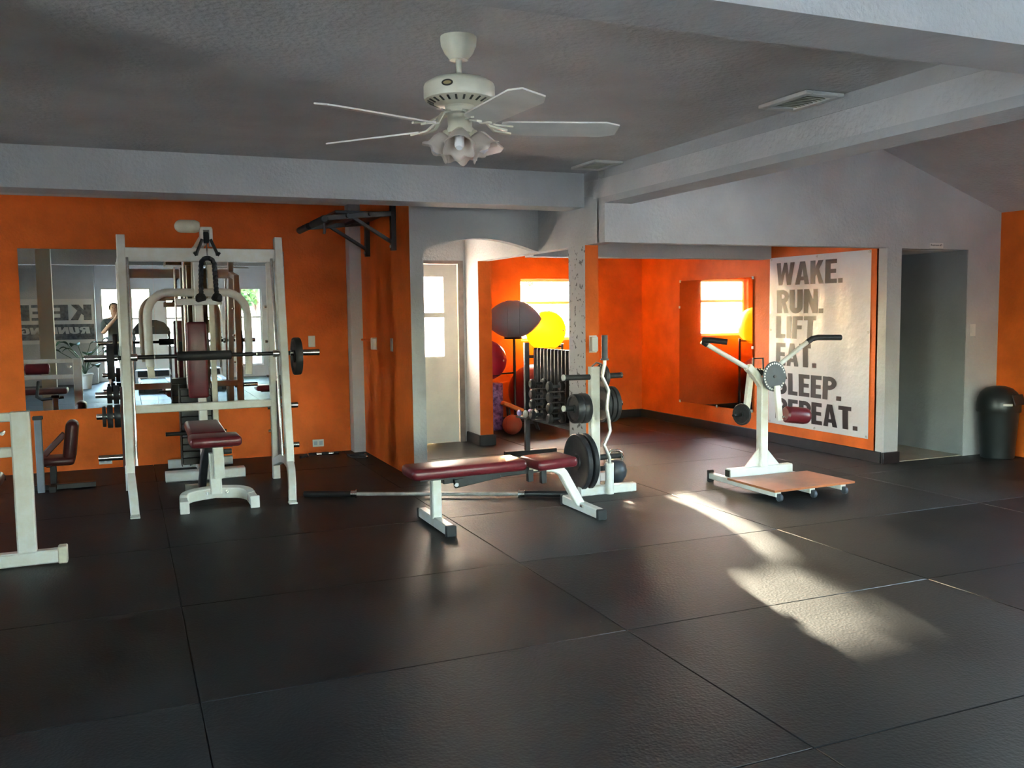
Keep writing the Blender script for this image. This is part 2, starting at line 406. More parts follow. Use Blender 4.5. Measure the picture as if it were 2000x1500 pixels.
# alcove walls
struct(MB().bx((XA, 9.42, -.02), (XA+.15, 10.55, 2.4)), 'wall_alcove_west', 'orange_paint', 'orange west wall of the alcove')
wx0, wx1, wz0, wz1 = 4.58, 5.36, 1.05, 1.83
mbx = MB(); AY = 10.5
mbx.bx((XA, AY, -.02), (wx0, AY+.16, 2.4)); mbx.bx((wx1, AY, -.02), (PX+.15, AY+.16, 2.4)); mbx.bx((wx0, AY, -.02), (wx1, AY+.16, wz0)); mbx.bx((wx0, AY, wz1), (wx1, AY+.16, 2.4))
struct(mbx, 'wall_alcove_north', 'orange_paint', 'orange back wall of the alcove with the bright window')
def window(name, x0, x1, z0, z1, y, depth, bars, axis='x', label=None, sgn=1):
    """window in a wall; axis x: wall along X, looks along Y"""
    t = tag(thing(name, label, None, ((x0+x1)/2, y, z0) if axis == 'x' else (y, (x0+x1)/2, z0)), None, None, None, 'structure')
    def P(a, b, c): return (a, b, c) if axis == 'x' else (b, a, c)
    f = MB(); k = .035
    f.bx(P(x0, y, z0), P(x0+k, y+depth, z1)); f.bx(P(x1-k, y, z0), P(x1, y+depth, z1)); f.bx(P(x0+k, y, z0), P(x1-k, y+depth, z0+k)); f.bx(P(x0+k, y, z1-k), P(x1-k, y+depth, z1))
    f.build('window_frame', 'window_white', t)
    for bz in bars: MB().bx(P(x0+k, y+.01, bz-.018), P(x1-k, y+depth-.01, bz+.018)).build('glazing_bar', 'window_white', t)
    zz = [z0+k]+[b for b in bars]+[z1-k]
    for a, b in zip(zz[:-1], zz[1:]):
        MB().bx(P(x0+k, y+depth*.45, a+.018), P(x1-k, y+depth*.45+.004, b-.018)).build('pane', 'pane_glass', t)
    return t
window('window_1', wx0, wx1, wz0, wz1, AY+.09, .05, [1.53], label='bright sash window in the alcove')
o = struct(MB().bx((PX, GY+.1, -.02), (PX+.14, AY+.05, 2.4)), 'wall_alcove_east', 'orange_paint', 'orange poster wall of the alcove')
struct(MB().bx((PX-.025, GY+.02, 0), (PX, AY, .105), .004), 'baseboard_east', 'baseboard_black', 'black baseboard under the poster')
struct(MB().bx((XA+.15, AY-.025, 0), (PX-.025, AY, .105), .004), 'baseboard_north', 'baseboard_black', 'black baseboard on the alcove back wall')
struct(MB().bx((PX-.025, GY-.025, 0), (6.505, GY, .105), .004), 'baseboard_pier', 'baseboard_black', 'black baseboard at the foot of the pale pier')
# gable wall
mbx = MB()
g0 = GY
def gz(x): return RZ-SL*abs(x-RX)+.02
mbx.prism([(XA, 1.96), (PX, 1.96), (PX, gz(PX)), (RX, gz(RX)), (XA, gz(XA))], .12, XZp(g0))
mbx.prism([(PX, -.02), (6.5, -.02), (6.5, gz(6.5)), (PX, gz(PX))], .12, XZp(g0))
mbx.prism([(6.5, 1.955), (7.33, 1.955), (7.33, gz(7.33)), (6.5, gz(6.5))], .12, XZp(g0))
mbx.prism([(7.33, -.02), (EX+.1, -.02), (EX+.1, gz(EX)), (7.33, gz(7.33))], .12, XZp(g0))
struct(mbx, 'wall_gable', 'grey_paint', 'pale grey gable wall with the alcove opening and restroom doorway', smooth=False)
# corridor behind the doorway
struct(MB().bx((7.322, GY+.004, -.02), (7.45, 9.2, 1.9545)), 'wall_corridor_east', 'corridor_shade_grey', 'grey corridor wall inside the doorway')
struct(MB().bx((PX+.14, GY+.12, -.02), (6.5, 9.2, 2.3)), 'wall_corridor_west', 'corridor_shade_grey', 'far side of the corridor')
struct(MB().bx((6.4, 9.2, -.02), (7.45, 9.3, 2.3)), 'wall_corridor_north', 'corridor_shade_grey', 'end of the corridor')
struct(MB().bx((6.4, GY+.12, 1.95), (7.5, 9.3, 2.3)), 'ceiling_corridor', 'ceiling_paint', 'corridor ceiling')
cf = struct(MB().bx((6.4, GY-.02, -.1), (7.45, 9.2, -.001)), 'floor_corridor', 'slab', 'beige tiled corridor floor')
for i in range(2):
    for j in range(7):
        MB().bx((6.5+i*.415+.002, GY+.01+j*.415+.002, -.001), (6.5+(i+1)*.415-.002, GY+.01+(j+1)*.415-.002, .008), .002).build('floor_tile', 'tile_beige', cf)
# east, west and south walls (light comes from their windows)
mbx = MB(); ew = [(3.0, 4.2)]
yy = SY-.15
for a, b in ew:
    mbx.bx((EX, yy, -.02), (EX+.15, a, 2.6)); mbx.bx((EX, a, -.02), (EX+.15, b, .7)); mbx.bx((EX, a, 2.0), (EX+.15, b, 2.6)); yy = b
mbx.bx((EX, yy, -.02), (EX+.15, GY+.12, 2.6))
struct(mbx, 'wall_east', 'orange_paint', 'orange wall behind the bin')
for k_, (a, b) in enumerate(ew): window('window_%d' % (2+k_), a, b, .7, 2.0, EX+.05, .05, [1.35], 'y', 'window in the orange east wall')
mbx = MB(); yy = SY-.15
for a, b in [(.2, 2.0), (7.55, 8.05)]:  # the far, unseen window is added to light the partition
    mbx.bx((WX-.15, yy, -.02), (WX, a, 2.6)); mbx.bx((WX-.15, a, -.02), (WX, b, .7)); mbx.bx((WX-.15, a, 2.0), (WX, b, 2.6)); yy = b
mbx.bx((WX-.15, yy, -.02), (WX, NY+.15, 2.6))
struct(mbx, 'wall_west', 'white_wall', 'pale west wall seen only in the mirror')
for k_, (a, b) in enumerate([(.2, 2.0), (7.55, 8.05)]): window('window_%d' % (4+k_), a, b, .7, 2.0, WX-.1, .05, [1.35], 'y', 'unseen window in the pale west wall')
sw = [(-.46, -.02, .05), (.14, .56, .7), (.84, 1.22, .7), (1.46, 2.04, .7), (2.44, 2.92, .25), (4.3, 5.3, .7)]
mbx = MB(); xx = WX-.15
for a, b, z0 in sw:
    mbx.bx((xx, SY-.15, -.02), (a, SY, 3.2)); mbx.bx((a, SY-.15, -.02), (b, SY, z0)); mbx.bx((a, SY-.15, 2.02), (b, SY, 3.2)); xx = b
mbx.bx((xx, SY-.15, -.02), (EX+.15, SY, 3.2))
struct(mbx, 'wall_south', 'white_wall', 'pale window wall reflected in the mirror')
for k_, (a, b, z0) in enumerate(sw): window('window_%d' % (6+k_), a, b, z0, 2.02, SY-.11, .05, [1.35], label='tall window reflected in the mirror')
struct(MB().bx((WX, SY, -.002), (-.55, SY+.55, CZ+.01)), 'wall_block', 'grey_paint', 'grey wall block carrying the running banner')
struct(MB().bx((-1.18, 3.2, -.002), (-.98, 3.4, BZ+.001 if False else CZ)), 'trim_7', 'cream_paint', 'cream column seen in the mirror')
struct(MB().bx((-1.57, 3.2, -.002), (-1.45, 3.4, CZ)), 'trim_8', 'cream_paint', 'slim cream post at the left edge of the mirror')
# outdoors
struct(MB().bx((-60, -60, -.6), (70, 80, -.2)), 'ground', 'bounce_ground', 'ground around the building, made pale to bounce light indoors')  # ground colour made pale to bounce light up to the ceilings
# ================================================================== OBJECTS
# ------------------------------------------------------------------ mirrors
def mirror_panel(x0, x1, label):
    t = thing('wall_mirror', label, 'mirror', ((x0+x1)/2, NY-.008, .575), 'mirror panels on the orange wall')
    MB().bx((x0, NY-.007, .575), (x1, NY-.001, 2.055)).build('mirror_glass', 'mirror_glass', t)
    MB().bx((x0+.0005, NY-.0012, .5755), (x1-.0005, NY-.0002, 2.0545)).build('backing', 'dark_grey_metal', t)
    return t
mirror_panel(-.86, .2697, 'large wall mirror panel at the left end of the orange wall')
mirror_panel(.2703, 1.50, 'large wall mirror panel behind the multi gym')
t = thing('alcove_mirror', 'frameless mirror with clips reflecting the bright window on the orange alcove wall', 'mirror', (PX-.012, 8.87, .29))
o = MB().prism([(9.585, .285), (8.15, .30), (8.16, 1.765), (9.58, 1.77)], .006, Matrix(((0, 0, 1, PX-.014), (1, 0, 0, 0), (0, 1, 0, 0), (0, 0, 0, 1))))
o.build('mirror_glass', 'mirror_alcove', t)
MB().bx((PX-.008, 8.17, .31), (PX-.0005, 9.57, 1.755)).build('backing', 'frame_brown', t)
for y_, z_ in ((8.16, .30), (8.16, 1.76), (9.57, .29), (9.57, 1.765), (8.155, 1.0), (8.8, .295), (9.58, 1.45)):
    MB().box((PX-.012, y_, z_), (.014, .03, .03), None, .003).build('clip', 'plastic_white', t)

# ------------------------------------------------------------------ smith machine
t = thing('smith_machine', 'white smith machine frame with curved feet in front of the mirror', 'exercise machine', (.58, 7.5, 0))
WM = 'white_metal'
for sx, xb, xt, xf, xr in ((-1, -.005, .0, .012, -.015), (1, 1.155, 1.17, 1.12, 1.172)):
    MB().sq([(xb, 7.24, .27), (xt, 7.6, 2.045)], .062, .078, (0, 1, 0)).build('front_post', WM, t)
    yr = 8.1
    MB().sq([(xr, yr, 0), (xr, yr, 1.87)], .062, .062, (0, 1, 0)).build('rear_post', WM, t)
    path = [(xr, yr-.03, .15), (xr, 7.7, .235), (xb, 7.4, .275), (xb, 7.24, .262), (xb+(xf-xb)*.3, 7.12, .215), (xb+(xf-xb)*.7, 7.02, .12), (xf, 6.96, .012)]
    f = MB().sq(path, .058, .07).build('curved_foot', WM, t)
    MB().box((xf, 6.952, .006), (.066, .075, .012), None, .003).build('foot_cap', 'plastic_white', f)
    MB().beam((xt, 7.6, 1.9), (xr, yr, 1.845), .05, .06, .004).build('side_rail', WM, t)
    xg = xb+.045*(-sx)
    MB().cyl((xg, 7.3, .32), (xg, 7.56, 1.88), .012, 12).build('guide_rod', 'chrome', t)
    # safety hook holes / bolts on the inner face
    for zz in (.42, .62, .9, 1.2, 1.5):
        MB().cyl((xr-.031*sx, yr-.0, zz), (xr-.055*sx, yr, zz), .011, 8).build('bolt', 'chrome', t)
    # storage pegs
    zs = (.80, .625, .285) if sx < 0 else (.64, .29)
    for zz in zs:
        pg = MB().cyl((xr+.03*sx, 8.06, zz), (xr+.225*sx if sx < 0 else xr+.20*sx, 8.06, zz), .024, 14, .003).build('storage_peg', 'chrome', t)
    MB().bx((xr+.031*sx-.012, 8.02, .2), (xr+.031*sx+.012, 8.1, .86)).build('peg_plate', 'dark_burgundy', t)
MB().sq([(.03, 7.585, 1.905), (1.14, 7.585, 1.905)], .055, .105).build('top_crossbar', WM, t)
MB().sq([(.015, 8.1, .665), (1.145, 8.1, .665)], .06, .066).build('lower_crossbar', WM, t)
# smith bar (slides on the rods)
b = thing('smith_barbell', 'black sliding barbell with chrome sleeves and foam grip across the smith machine', 'barbell', (.58, 7.42, 1.125))
BY, BZ_ = 7.405, 1.125
MB().cyl((-.06, BY, BZ_), (1.22, BY, BZ_), .016, 14).build('shaft', 'black_metal', b)
MB().cyl((.36, BY, BZ_), (.76, BY, BZ_), .036, 18, .006).build('foam_grip', 'black_rubber', b)
for a, c_ in ((-.285, -.055), (1.21, 1.445)):
    MB().cyl((a, BY, BZ_), (c_, BY, BZ_), .025, 18, .003).build('sleeve', 'chrome', b)
for x_ in (.055, 1.10): MB().cyl((x_-.025, BY, BZ_), (x_+.025, BY, BZ_), .028, 14, .003).build('bearing_collar', 'chrome', b)
for x_ in (.2, .95): MB().cyl((x_-.004, BY, BZ_), (x_+.004, BY, BZ_), .018, 12).build('grip_ring', 'bar_steel', b)

def plate(c, axis, rad, th, label, material='cast_iron', hole=.026, group=None, holes=0):
    """disc weight: rim, recessed face, hub"""
    p = [(hole, -th/2), (rad*.28, -th/2), (rad*.30, -th*.28), (rad*.80, -th*.28), (rad*.86, -th/2), (rad*.97, -th/2), (rad, -th*.36),
         (rad, th*.36), (rad*.97, th/2), (rad*.86, th/2), (rad*.80, th*.28), (rad*.30, th*.28), (rad*.28, th/2), (hole, th/2), (hole, -th/2)]
    o = MB().lathe(p, c, axis, 36).build('weight_plate', material, None, c)
    return tag(o, label, 'weight plate', group)
plate((1.262, BY, BZ_-.027), (1, 0, 0), .15, .055, 'black rubber weight plate on the right end of the smith barbell', 'black_rubber', .05)
plate((-.105, BY, BZ_-.027), (1, 0, 0), .13, .05, 'black weight plate on the left end of the smith barbell', 'black_rubber', .05)
for k_, (x_, z_, r_, th_) in enumerate(((-.085, .80, .078, .045), (-.135, .80, .07, .04), (-.083, .625, .095, .05), (-.138, .625, .095, .045), (-.182, .625, .085, .03))):
    lab = ['larger of two black plates on the upper peg left of the smith machine', 'smaller outer black plate on the upper peg left of the smith machine',
           'innermost black plate on the middle peg left of the smith machine', 'middle black plate on the middle peg left of the smith machine', 'outermost small black plate on the middle peg left of the smith machine'][k_]
    plate((x_, 8.06, z_), (1, 0, 0), r_, th_-.004, lab, 'cast_iron', .0255, 'plates stored left of the smith machine')

# ------------------------------------------------------------------ multi gym behind it
t = thing('multi_gym', 'white multi gym tower with burgundy back pad and curved press arms before the mirror', 'exercise machine', (.6, 8.5, 0))
MB().sq([(.27, 8.33, .045), (.93, 8.33, .045)], .13, .085).build('front_base', WM, t)
MB().sq([(.6, 8.39, .045), (.6, 9.0, .045)], .07, .08).build('base_spine', WM, t)
MB().sq([(.32, 9.03, .045), (.9, 9.03, .045)], .06, .08).build('rear_base', WM, t)
MB().sq([(.6, 8.36, .08), (.6, 8.36, 2.02)], .07, .07, (0, 1, 0)).build('upright', WM, t)
MB().sq([(.62, 9.03, .08), (.62, 9.03, 1.80), (.62, 8.98, 1.92), (.62, 8.86, 2.0), (.62, 8.3, 2.03), (.615, 7.54, 2.055)], .055, .07).build('top_boom', 'cream_metal', t)
MB().sq([(.76, 9.0, .08), (.76, 9.0, 1.90)], .05, .05, (0, 1, 0)).build('rear_post', 'cream_metal', t)
# head with pulley and stubby arm
hd = MB().bx((.565, 7.46, 1.968), (.59, 7.55, 2.105), .004).bx((.634, 7.46, 1.968), (.66, 7.55, 2.105), .004).bx((.57, 7.46, 2.09), (.655, 7.55, 2.115), .004).build('pulley_head', WM, t)
MB().cyl((.592, 7.5, 2.035), (.632, 7.5, 2.035), .045, 20, .006).build('pulley', 'black_rubber', hd)
prof = [(0, 0)] + [(.05*math.sin(R(x)), .05*(1-math.cos(R(x)))) for x in range(15, 91, 15)] + [(.05, .15), (.043, .172), (.033, .185), (0, .187)]
MB().lathe(prof, (.385, 7.52, 2.12), (1, 0, 0), 20).build('rounded_arm_end', 'cream_metal', t)
for sx in (-1, 1):
    hk = MB().tube([(.611+sx*.03, 7.455, 2.02), (.611+sx*.072, 7.455, 1.92), (.611+sx*.078, 7.455, 1.895)], .012, 8)
    hk.tube([(.611+sx*.078, 7.455, 1.895), (.611+sx*.094, 7.445, 1.918)], .011, 8).build('hook', 'black_metal', t)
# press arms
MB().bx((.40, 8.08, 1.52), (.77, 8.16, 1.575), .006).build('arm_crosspiece', WM, t)
for sx in (-1, 1):
    xc = .57; hw = .395
    path = [(xc+sx*.02, 8.14, 1.625), (xc+sx*.20, 8.12, 1.625)] + [(xc+sx*(hw-.17+.17*math.sin(R(q))), 8.10-.08*q/90, 1.625-.19*(1-math.cos(R(q)))) for q in range(10, 91, 16)] + [(xc+sx*hw, 8.0, 1.2), (xc+sx*(hw-.005), 7.99, 1.02)]
    ar = MB().tube(path, .034, 12).build('press_arm', WM, t)
    MB().sq([(xc+sx*(hw-.005), 7.99, 1.03), (xc+sx*(hw-.012), 7.985, .93)], .055, .055, (0, 1, 0)).build('arm_pad', 'cream_metal', ar)
MB().box((.565, 8.26, 1.05), (.165, .055, .655), None, .02, 3).build('back_pad', 'burgundy_vinyl', t)
MB().bx((.53, 8.285, .95), (.60, 8.33, 1.15)).build('pad_bracket', 'dark_grey_metal', t)
ws = MB().bx((.42, 8.55, .09), (.425, 8.72, .82)).bx((.695, 8.55, .09), (.70, 8.72, .82)).build('stack_guard', 'black_metal', t)
for k_ in range(11):
    MB().bx((.43, 8.57, .10+k_*.062), (.69, 8.70, .158+k_*.062), .004).build('stack_weight', 'black_metal', t)
for x_ in (.50, .62): MB().cyl((x_, 8.635, .08), (x_, 8.635, 1.95), .010, 10).build('guide_rod', 'chrome', t)
MB().bx((.40, 8.54, 1.93), (.78, 9.05, 1.98), .004).build('top_plate', 'cream_metal', t)
MB().bx((.30, 8.50, .625), (.86, 8.53, .645)).build('cross_strap', 'black_metal', t)
MB().cyl((.29, 8.45, .40), (.80, 8.45, .40), .018, 12).build('foot_roller_bar', 'black_metal', t)
# rope
t = thing('triceps_rope', 'black braided rope with rubber ends hanging from the multi gym pulley', 'rope', (.613, 7.45, 1.53))
MB().tube([(.612, 7.475, 1.985), (.612, 7.455, 1.93), (.613, 7.45, 1.895)], .006, 6).build('link', 'chrome', t)
for sx in (-1, 1):
    n = 40; pts = []
    for i in range(n+1):
        f_ = i/n
        if f_ < .25: q = f_/.25*90; p = Vector((.613+sx*.049*math.sin(R(q)), 7.45, 1.875-.056*(1-math.cos(R(q)))))
        else: p = Vector((.613+sx*(.049+.012*(f_-.25)), 7.45, 1.819-(f_-.25)/.75*.235))
        p.x += .003*math.sin(i*1.6); p.y += .003*math.cos(i*1.6)
        pts.append(p)
    s_ = MB().tube(pts, .018, 8).build('rope_strand', 'gum_rubber', t)
    MB().lathe([(0, -.035), (.03, -.035), (.043, -.02), (.035, .015), (.018, .03), (0, .03)], (.613+sx*.062, 7.45, 1.575), (sx*.25, 0, 1), 8).build('rope_knob', 'black_rubber', s_)

# ------------------------------------------------------------------ bench with U foot
t = thing('utility_bench', 'small burgundy utility bench with white post and U-shaped foot before the smith machine', 'bench', (.59, 7.1, 0))
u = [(.345, 6.93, .046), (.345, 7.06, .052)] + [(.345+.09*(1-math.cos(R(q))), 7.06+.1*math.sin(R(q)), .07+.02*q/90) for q in range(15, 91, 15)] + [(.58, 7.175, .10)] + [(.735+.09*math.sin(R(q)), 7.06+.1*math.cos(R(q)), .09-.02*q/90) for q in range(0, 91, 15)] + [(.835, 7.06, .052), (.84, 6.93, .046)]
ft = MB().sq(u, .058, .088).build('u_foot', WM, t)
for x_ in (.345, .84): MB().box((x_, 6.925, .046), (.066, .02, .092), None, .004).build('foot_cap', 'plastic_white', ft)
for x_ in (.52, .66): MB().cyl((x_, 7.135, .10), (x_, 7.125, .10), .014, 8).build('bolt', 'chrome', ft)
MB().sq([(.585, 7.16, .09), (.585, 7.16, .40)], .085, .07, (0, 1, 0)).build('post', WM, t)
MB().sq([(.61, 7.08, .22), (.60, 7.06, .475)], .075, .04, (0, 1, 0)).build('adjuster_sleeve', WM, t)
MB().sq([(.555, 7.22, .47), (.54, 7.55, .30), (.53, 7.78, .05)], .06, .06).build('rear_strut', 'dark_grey_metal', t)
MB().sq([(.40, 7.80, .03), (.68, 7.80, .03)], .06, .055).build('rear_foot', 'cream_metal', t)
MB().bx((.46, 6.98, .462), (.70, 7.75, .482)).build('seat_frame', 'black_metal', t)
MB().cyl((.64, 7.05, .42), (.70, 7.05, .42), .02, 12, .003).build('adjuster_knob', 'black_rubber', t)
sm = MB(); sm.box((.575, 6.98, .52), (.36, .30, .075), None, .028, 3).build('seat_pad', 'burgundy_vinyl', t)
MB().box((.545, 7.47, .535), (.27, .66, .075), Matrix.Rotation(R(2.0), 3, 'X'), .026, 3).build('back_pad', 'burgundy_vinyl', t)

# ------------------------------------------------------------------ flat bench
t = thing('flat_bench', 'burgundy flat bench on white legs in the middle of the floor', 'bench', (2.4, 5.72, 0))
MB().box((2.045, 5.655, .405), (.80, .285, .075), Matrix.Rotation(R(-.6), 3, 'Y'), .028, 3).build('back_pad', 'burgundy_vinyl', t)
MB().box((2.65, 5.63, .405), (.31, .30, .072), Matrix.Rotation(R(-1.5), 3, 'Y') @ Matrix.Rotation(R(3), 3, 'Z'), .028, 3).build('seat_pad', 'burgundy_vinyl', t)
MB().bx((1.72, 5.60, .345), (2.42, 5.71, .372)).build('pad_board', 'black_metal', t)
lg = MB().sq([(1.87, 5.75, .06), (1.87, 5.75, .36)], .066, .066, (0, 1, 0)).build('front_leg', WM, t)
ff = MB().sq([(1.87, 5.46, .04), (1.87, 6.06, .04)], .06, .066).build('front_foot', WM, t)
for y_ in (5.453, 6.066): MB().box((1.87, y_, .037), (.07, .035, .074), None, .006).build('foot_cap', 'black_rubber', ff)
ff = MB().sq([(2.96, 5.45, .04), (2.96, 6.0, .04)], .06, .066).build('rear_foot', WM, t)
for y_ in (5.443, 6.006): MB().box((2.96, y_, .037), (.07, .035, .074), None, .006).build('foot_cap', 'black_rubber', ff)
path = [(2.60, 5.74, .345), (2.68, 5.74, .345)] + [(2.68+.15*math.sin(R(q)), 5.74, .345-.11*(1-math.cos(R(q)))) for q in range(12, 76, 12)] + [(2.89, 5.74, .15), (2.945, 5.74, .06)]
MB().sq(path, .062, .062).build('curved_leg', WM, t)
for y_ in (5.70, 5.78): MB().cyl((2.93, y_-.012, .055), (2.93, y_-.05, .055), .012, 8).build('bolt', 'chrome', t)
MB().beam((1.90, 5.70, .325), (2.62, 5.72, .345), .055, .05, .004).build('main_spar', 'black_metal', t)
MB().beam((1.97, 5.66, .30), (2.30, 5.66, .345), .03, .06, .004).build('adjuster_arm', 'black_metal', t)
MB().cyl((1.975, 5.64, .30), (1.975, 5.62, .30), .014, 8).build('pivot_bolt', 'chrome', t)
MB().bx((2.43, 5.69, .33), (2.60, 5.76, .375), .004).build('hinge_block', 'cream_metal', t)
for x_, z_ in ((2.52, .26), (2.62, .24)): MB().bx((x_, 5.68, z_), (x_+.04, 5.72, .345), .003).build('adjuster_pin', 'black_metal', t)

# ------------------------------------------------------------------ barbell on the floor
A = Vector((1.24, 7.14, .028)); B = Vector((3.125, 6.20, .028)); D = (B-A).normalized()
t = thing('barbell', 'long barbell with pale steel shaft and dark sleeves lying on the floor behind the bench', 'barbell', tuple((A+B)/2 - Vector((0, 0, .028))))
L = (B-A).length; s0 = .42
MB().cyl(A+D*s0, B-D*s0, .015, 14).build('shaft', 'bar_steel', t)
for p, d in ((A, D), (B, -D)):
    sl_ = MB().cyl(p, p+d*(s0-.03), .0255, 18, .003).build('sleeve', 'black_metal', t)
    MB().cyl(p-d*.004, p+d*.002, .011, 12).build('end_bolt', 'chrome', sl_)
    MB().lathe([(.015, 0), (.036, 0), (.036, .012), (.027, .014), (.027, .05), (.015, .05), (.015, 0)], p+d*(s0+.004), -d, 18).build('collar', 'chrome', sl_)

# ------------------------------------------------------------------ plate tree
t = thing('plate_tree', 'white plate tree with black pegs standing against the chipped column', 'weight rack', (3.4, 6.3, 0))
PY = 6.30
MB().sq([(3.19, 6.22, .035), (3.68, 6.22, .035)], .062, .068).build('front_base', WM, t)
MB().sq([(3.37, 6.25, .035), (3.37, 6.54, .035)], .062, .068).build('base_spine', WM, t)
MB().sq([(3.365, PY, .06), (3.365, PY, .995)], .078, .062, (0, 1, 0)).build('post', WM, t)
MB().bx((3.40, 6.27, .09), (3.50, 6.33, .16), .004).build('peg_stub', WM, t)
hl = MB().lathe([(.026, .24), (.034, .24), (.034, 0), (0, 0), (0, .01), (.026, .01), (.026, .24)], (3.40, 6.12, .02), (0, 0, 1), 18).build('bar_holder', WM, t)
for sx, z_, ln in ((-1, .915, .24), (1, .915, .20), (-1, .675, .24), (1, .695, .20), (-1, .27, .2), (1, .275, .20)):
    x0 = 3.365+sx*.036
    pg = MB().cyl((x0, PY, z_), (x0+sx*ln, PY-.015, z_+.006), .022, 16, .004).build('peg', 'black_rubber', t)
    MB().cyl((x0+sx*(ln-.012), PY-.015, z_+.006), (x0+sx*(ln+.006), PY-.0155, z_+.006), .0235, 16, .003).build('peg_cap', 'plastic_white' if sx < 0 else 'chrome', pg)
MB().tube([(3.33, 6.27, 1.0), (3.36, 6.25, 1.03), (3.40, 6.25, 1.02), (3.415, 6.27, 1.0)], .008, 6).build('bar_hook', 'chrome', t)
G = 'plates on the plate tree'
plate((3.20, 6.29, .675), (1, 0, 0), .115, .055, 'small black plate on the middle left peg of the plate tree', 'cast_iron', .024, G)
plate((3.262, 6.293, .675), (1, 0, 0), .118, .06, 'inner small black plate on the middle left peg, next to the white post', 'cast_iron', .024, G)
plate((3.215, 6.29, .255), (1, 0, 0), .222, .042, 'large black plate on the bottom left peg of the plate tree', 'cast_iron', .024, G)
plate((3.275, 6.293, .255), (1, 0, 0), .222, .042, 'second large black plate on the bottom left peg, close to the post', 'cast_iron', .024, G)
plate((3.44, 6.297, .915), (1, 0, 0), .10, .03, 'thin black plate on the top right peg of the plate tree', 'cast_iron', .024, G)
for k_, x_ in enumerate((3.435, 3.475, 3.515)):
    plate((x_, 6.296-.003*k_, .695), (1, 0, 0), .142, .034, ['ribbed black plate nearest the post on the middle right peg', 'black plate between two others on the middle right peg', 'outermost black plate on the middle right peg of the plate tree'][k_], 'black_rubber', .024, G)
# EZ bar standing in the holder
t = thing('curl_bar', 'zigzag steel curl bar standing upright in the plate tree holder', 'barbell', (3.40, 6.12, .035))
z = [(3.40, .035), (3.40, .30), (3.355, .40), (3.41, .51), (3.38, .68), (3.395, .82), (3.34, .93), (3.362, 1.02), (3.362, 1.06)]
pts = []
for i in range(len(z)-1):
    for k_ in range(4):
        f_ = k_/4; pts.append((z[i][0]*(1-f_)+z[i+1][0]*f_, 6.12, z[i][1]*(1-f_)+z[i+1][1]*f_))
pts.append((z[-1][0], 6.12, z[-1][1]))
MB().tube(pts, .0135, 10).build('bent_shaft', 'bar_steel', t)
MB().lathe([(0, 0), (.032, 0), (.032, .012), (.024, .014), (.024, .19), (0, .19)], (3.362, 6.12, 1.055), (0, 0, 1), 16).build('sleeve', 'dark_grey_metal', t)
# kettlebell
t = thing('kettlebell', 'dark grey kettlebell on the floor behind the plate tree', 'kettlebell', (3.73, 6.62, 0))
MB().lathe([(0, 0), (.055, 0), (.07, .012), (.093, .05), (.10, .095), (.092, .14), (.07, .172), (.04, .188), (0, .19)], (3.73, 6.62, 0), (0, 0, 1), 24).build('body', 'dark_grey_metal', t)
MB().tube([(3.665, 6.62, .16), (3.655, 6.62, .20), (3.672, 6.62, .245), (3.70, 6.62, .262), (3.76, 6.62, .262), (3.788, 6.62, .245), (3.805, 6.62, .20), (3.795, 6.62, .16)], .015, 10).build('handle', 'chrome', t)

# ------------------------------------------------------------------ multi hip machine
t = thing('hip_machine', 'white standing hip machine with plywood platform, indexed disc and burgundy roller', 'exercise machine', (4.75, 5.9, 0))
for x_, y1 in ((4.43, 6.24), (4.75, 6.1), (5.05, 6.1)):
    rl = MB().sq([(x_, 5.40, .055), (x_, y1, .055)], .05, .05).build('base_rail', WM, t)
    MB().cyl((x_-.014, 5.385, .030), (x_+.014, 5.385, .030), .030, 16, .004).build('wheel', 'dark_grey_metal', rl)
MB().box((4.43, 6.255, .052), (.056, .03, .10), None, .006).build('rail_cap', 'black_rubber', t)
o = MB(); o.prism([(4.345, 5.335), (5.13, 5.36), (5.115, 5.88), (4.345, 5.91)], .016, Matrix.Translation((0, 0, .082))).build('platform', 'plywood', t)
MB().sq([(4.41, 5.99, .115), (5.03, 5.99, .115)], .07, .075).build('crossbar', WM, t)
MB().bx((4.402, 5.963, .09), (4.408, 6.017, .142)).build('crossbar_end', 'vent_dark', t)
MB().sq([(4.745, 5.99, .15), (4.745, 5.99, .845)], .072, .072, (0, 1, 0)).build('post', WM, t)
MB().prism([(4.57, .15), (4.71, .15), (4.71, .30)], .012, XZp(5.985)).prism([(4.92, .15), (4.78, .30), (4.78, .15)], .012, XZp(5.985)).build('gusset', WM, t)
# Y-head
MB().sq([(4.745, 5.99, .80), (4.66, 5.99, .91), (4.60, 6.0, .965)], .06, .06).build('left_branch', WM, t)
MB().sq([(4.745, 5.99, .80), (4.83, 5.985, .885)], .06, .06).build('right_branch', WM, t)
h = MB().tube([(4.62, 6.0, .945), (4.215, 6.04, 1.165)], .020, 12).build('handle_arm', WM, t)
MB().tube([(4.235, 6.04, 1.155), (4.20, 6.04, 1.175), (4.20, 6.03, 1.19), (4.23, 5.97, 1.19), (4.33, 5.90, 1.175)], .0235, 12).build('grip', 'black_rubber', h)
h = MB().tube([(4.84, 5.99, .93), (5.16, 6.0, 1.125), (5.22, 6.0, 1.16)], .020, 12).build('handle_arm', WM, t)
MB().tube([(5.20, 6.0, 1.145), (5.25, 6.0, 1.175), (5.31, 6.0, 1.185), (5.53, 5.97, 1.18)], .0235, 12).build('grip', 'black_rubber', h)
axd = Vector((.06, -1.0, .03)).normalized(); cdisc = Vector((4.80, 5.915, .885))
dk = MB().lathe([(0, -.006), (.118, -.006), (.122, 0), (.118, .006), (0, .006)], cdisc, axd, 40).build('index_disc', 'disc_slate', t)
q = Vector((0, 0, 1)).rotation_difference(axd)
hm = MB()
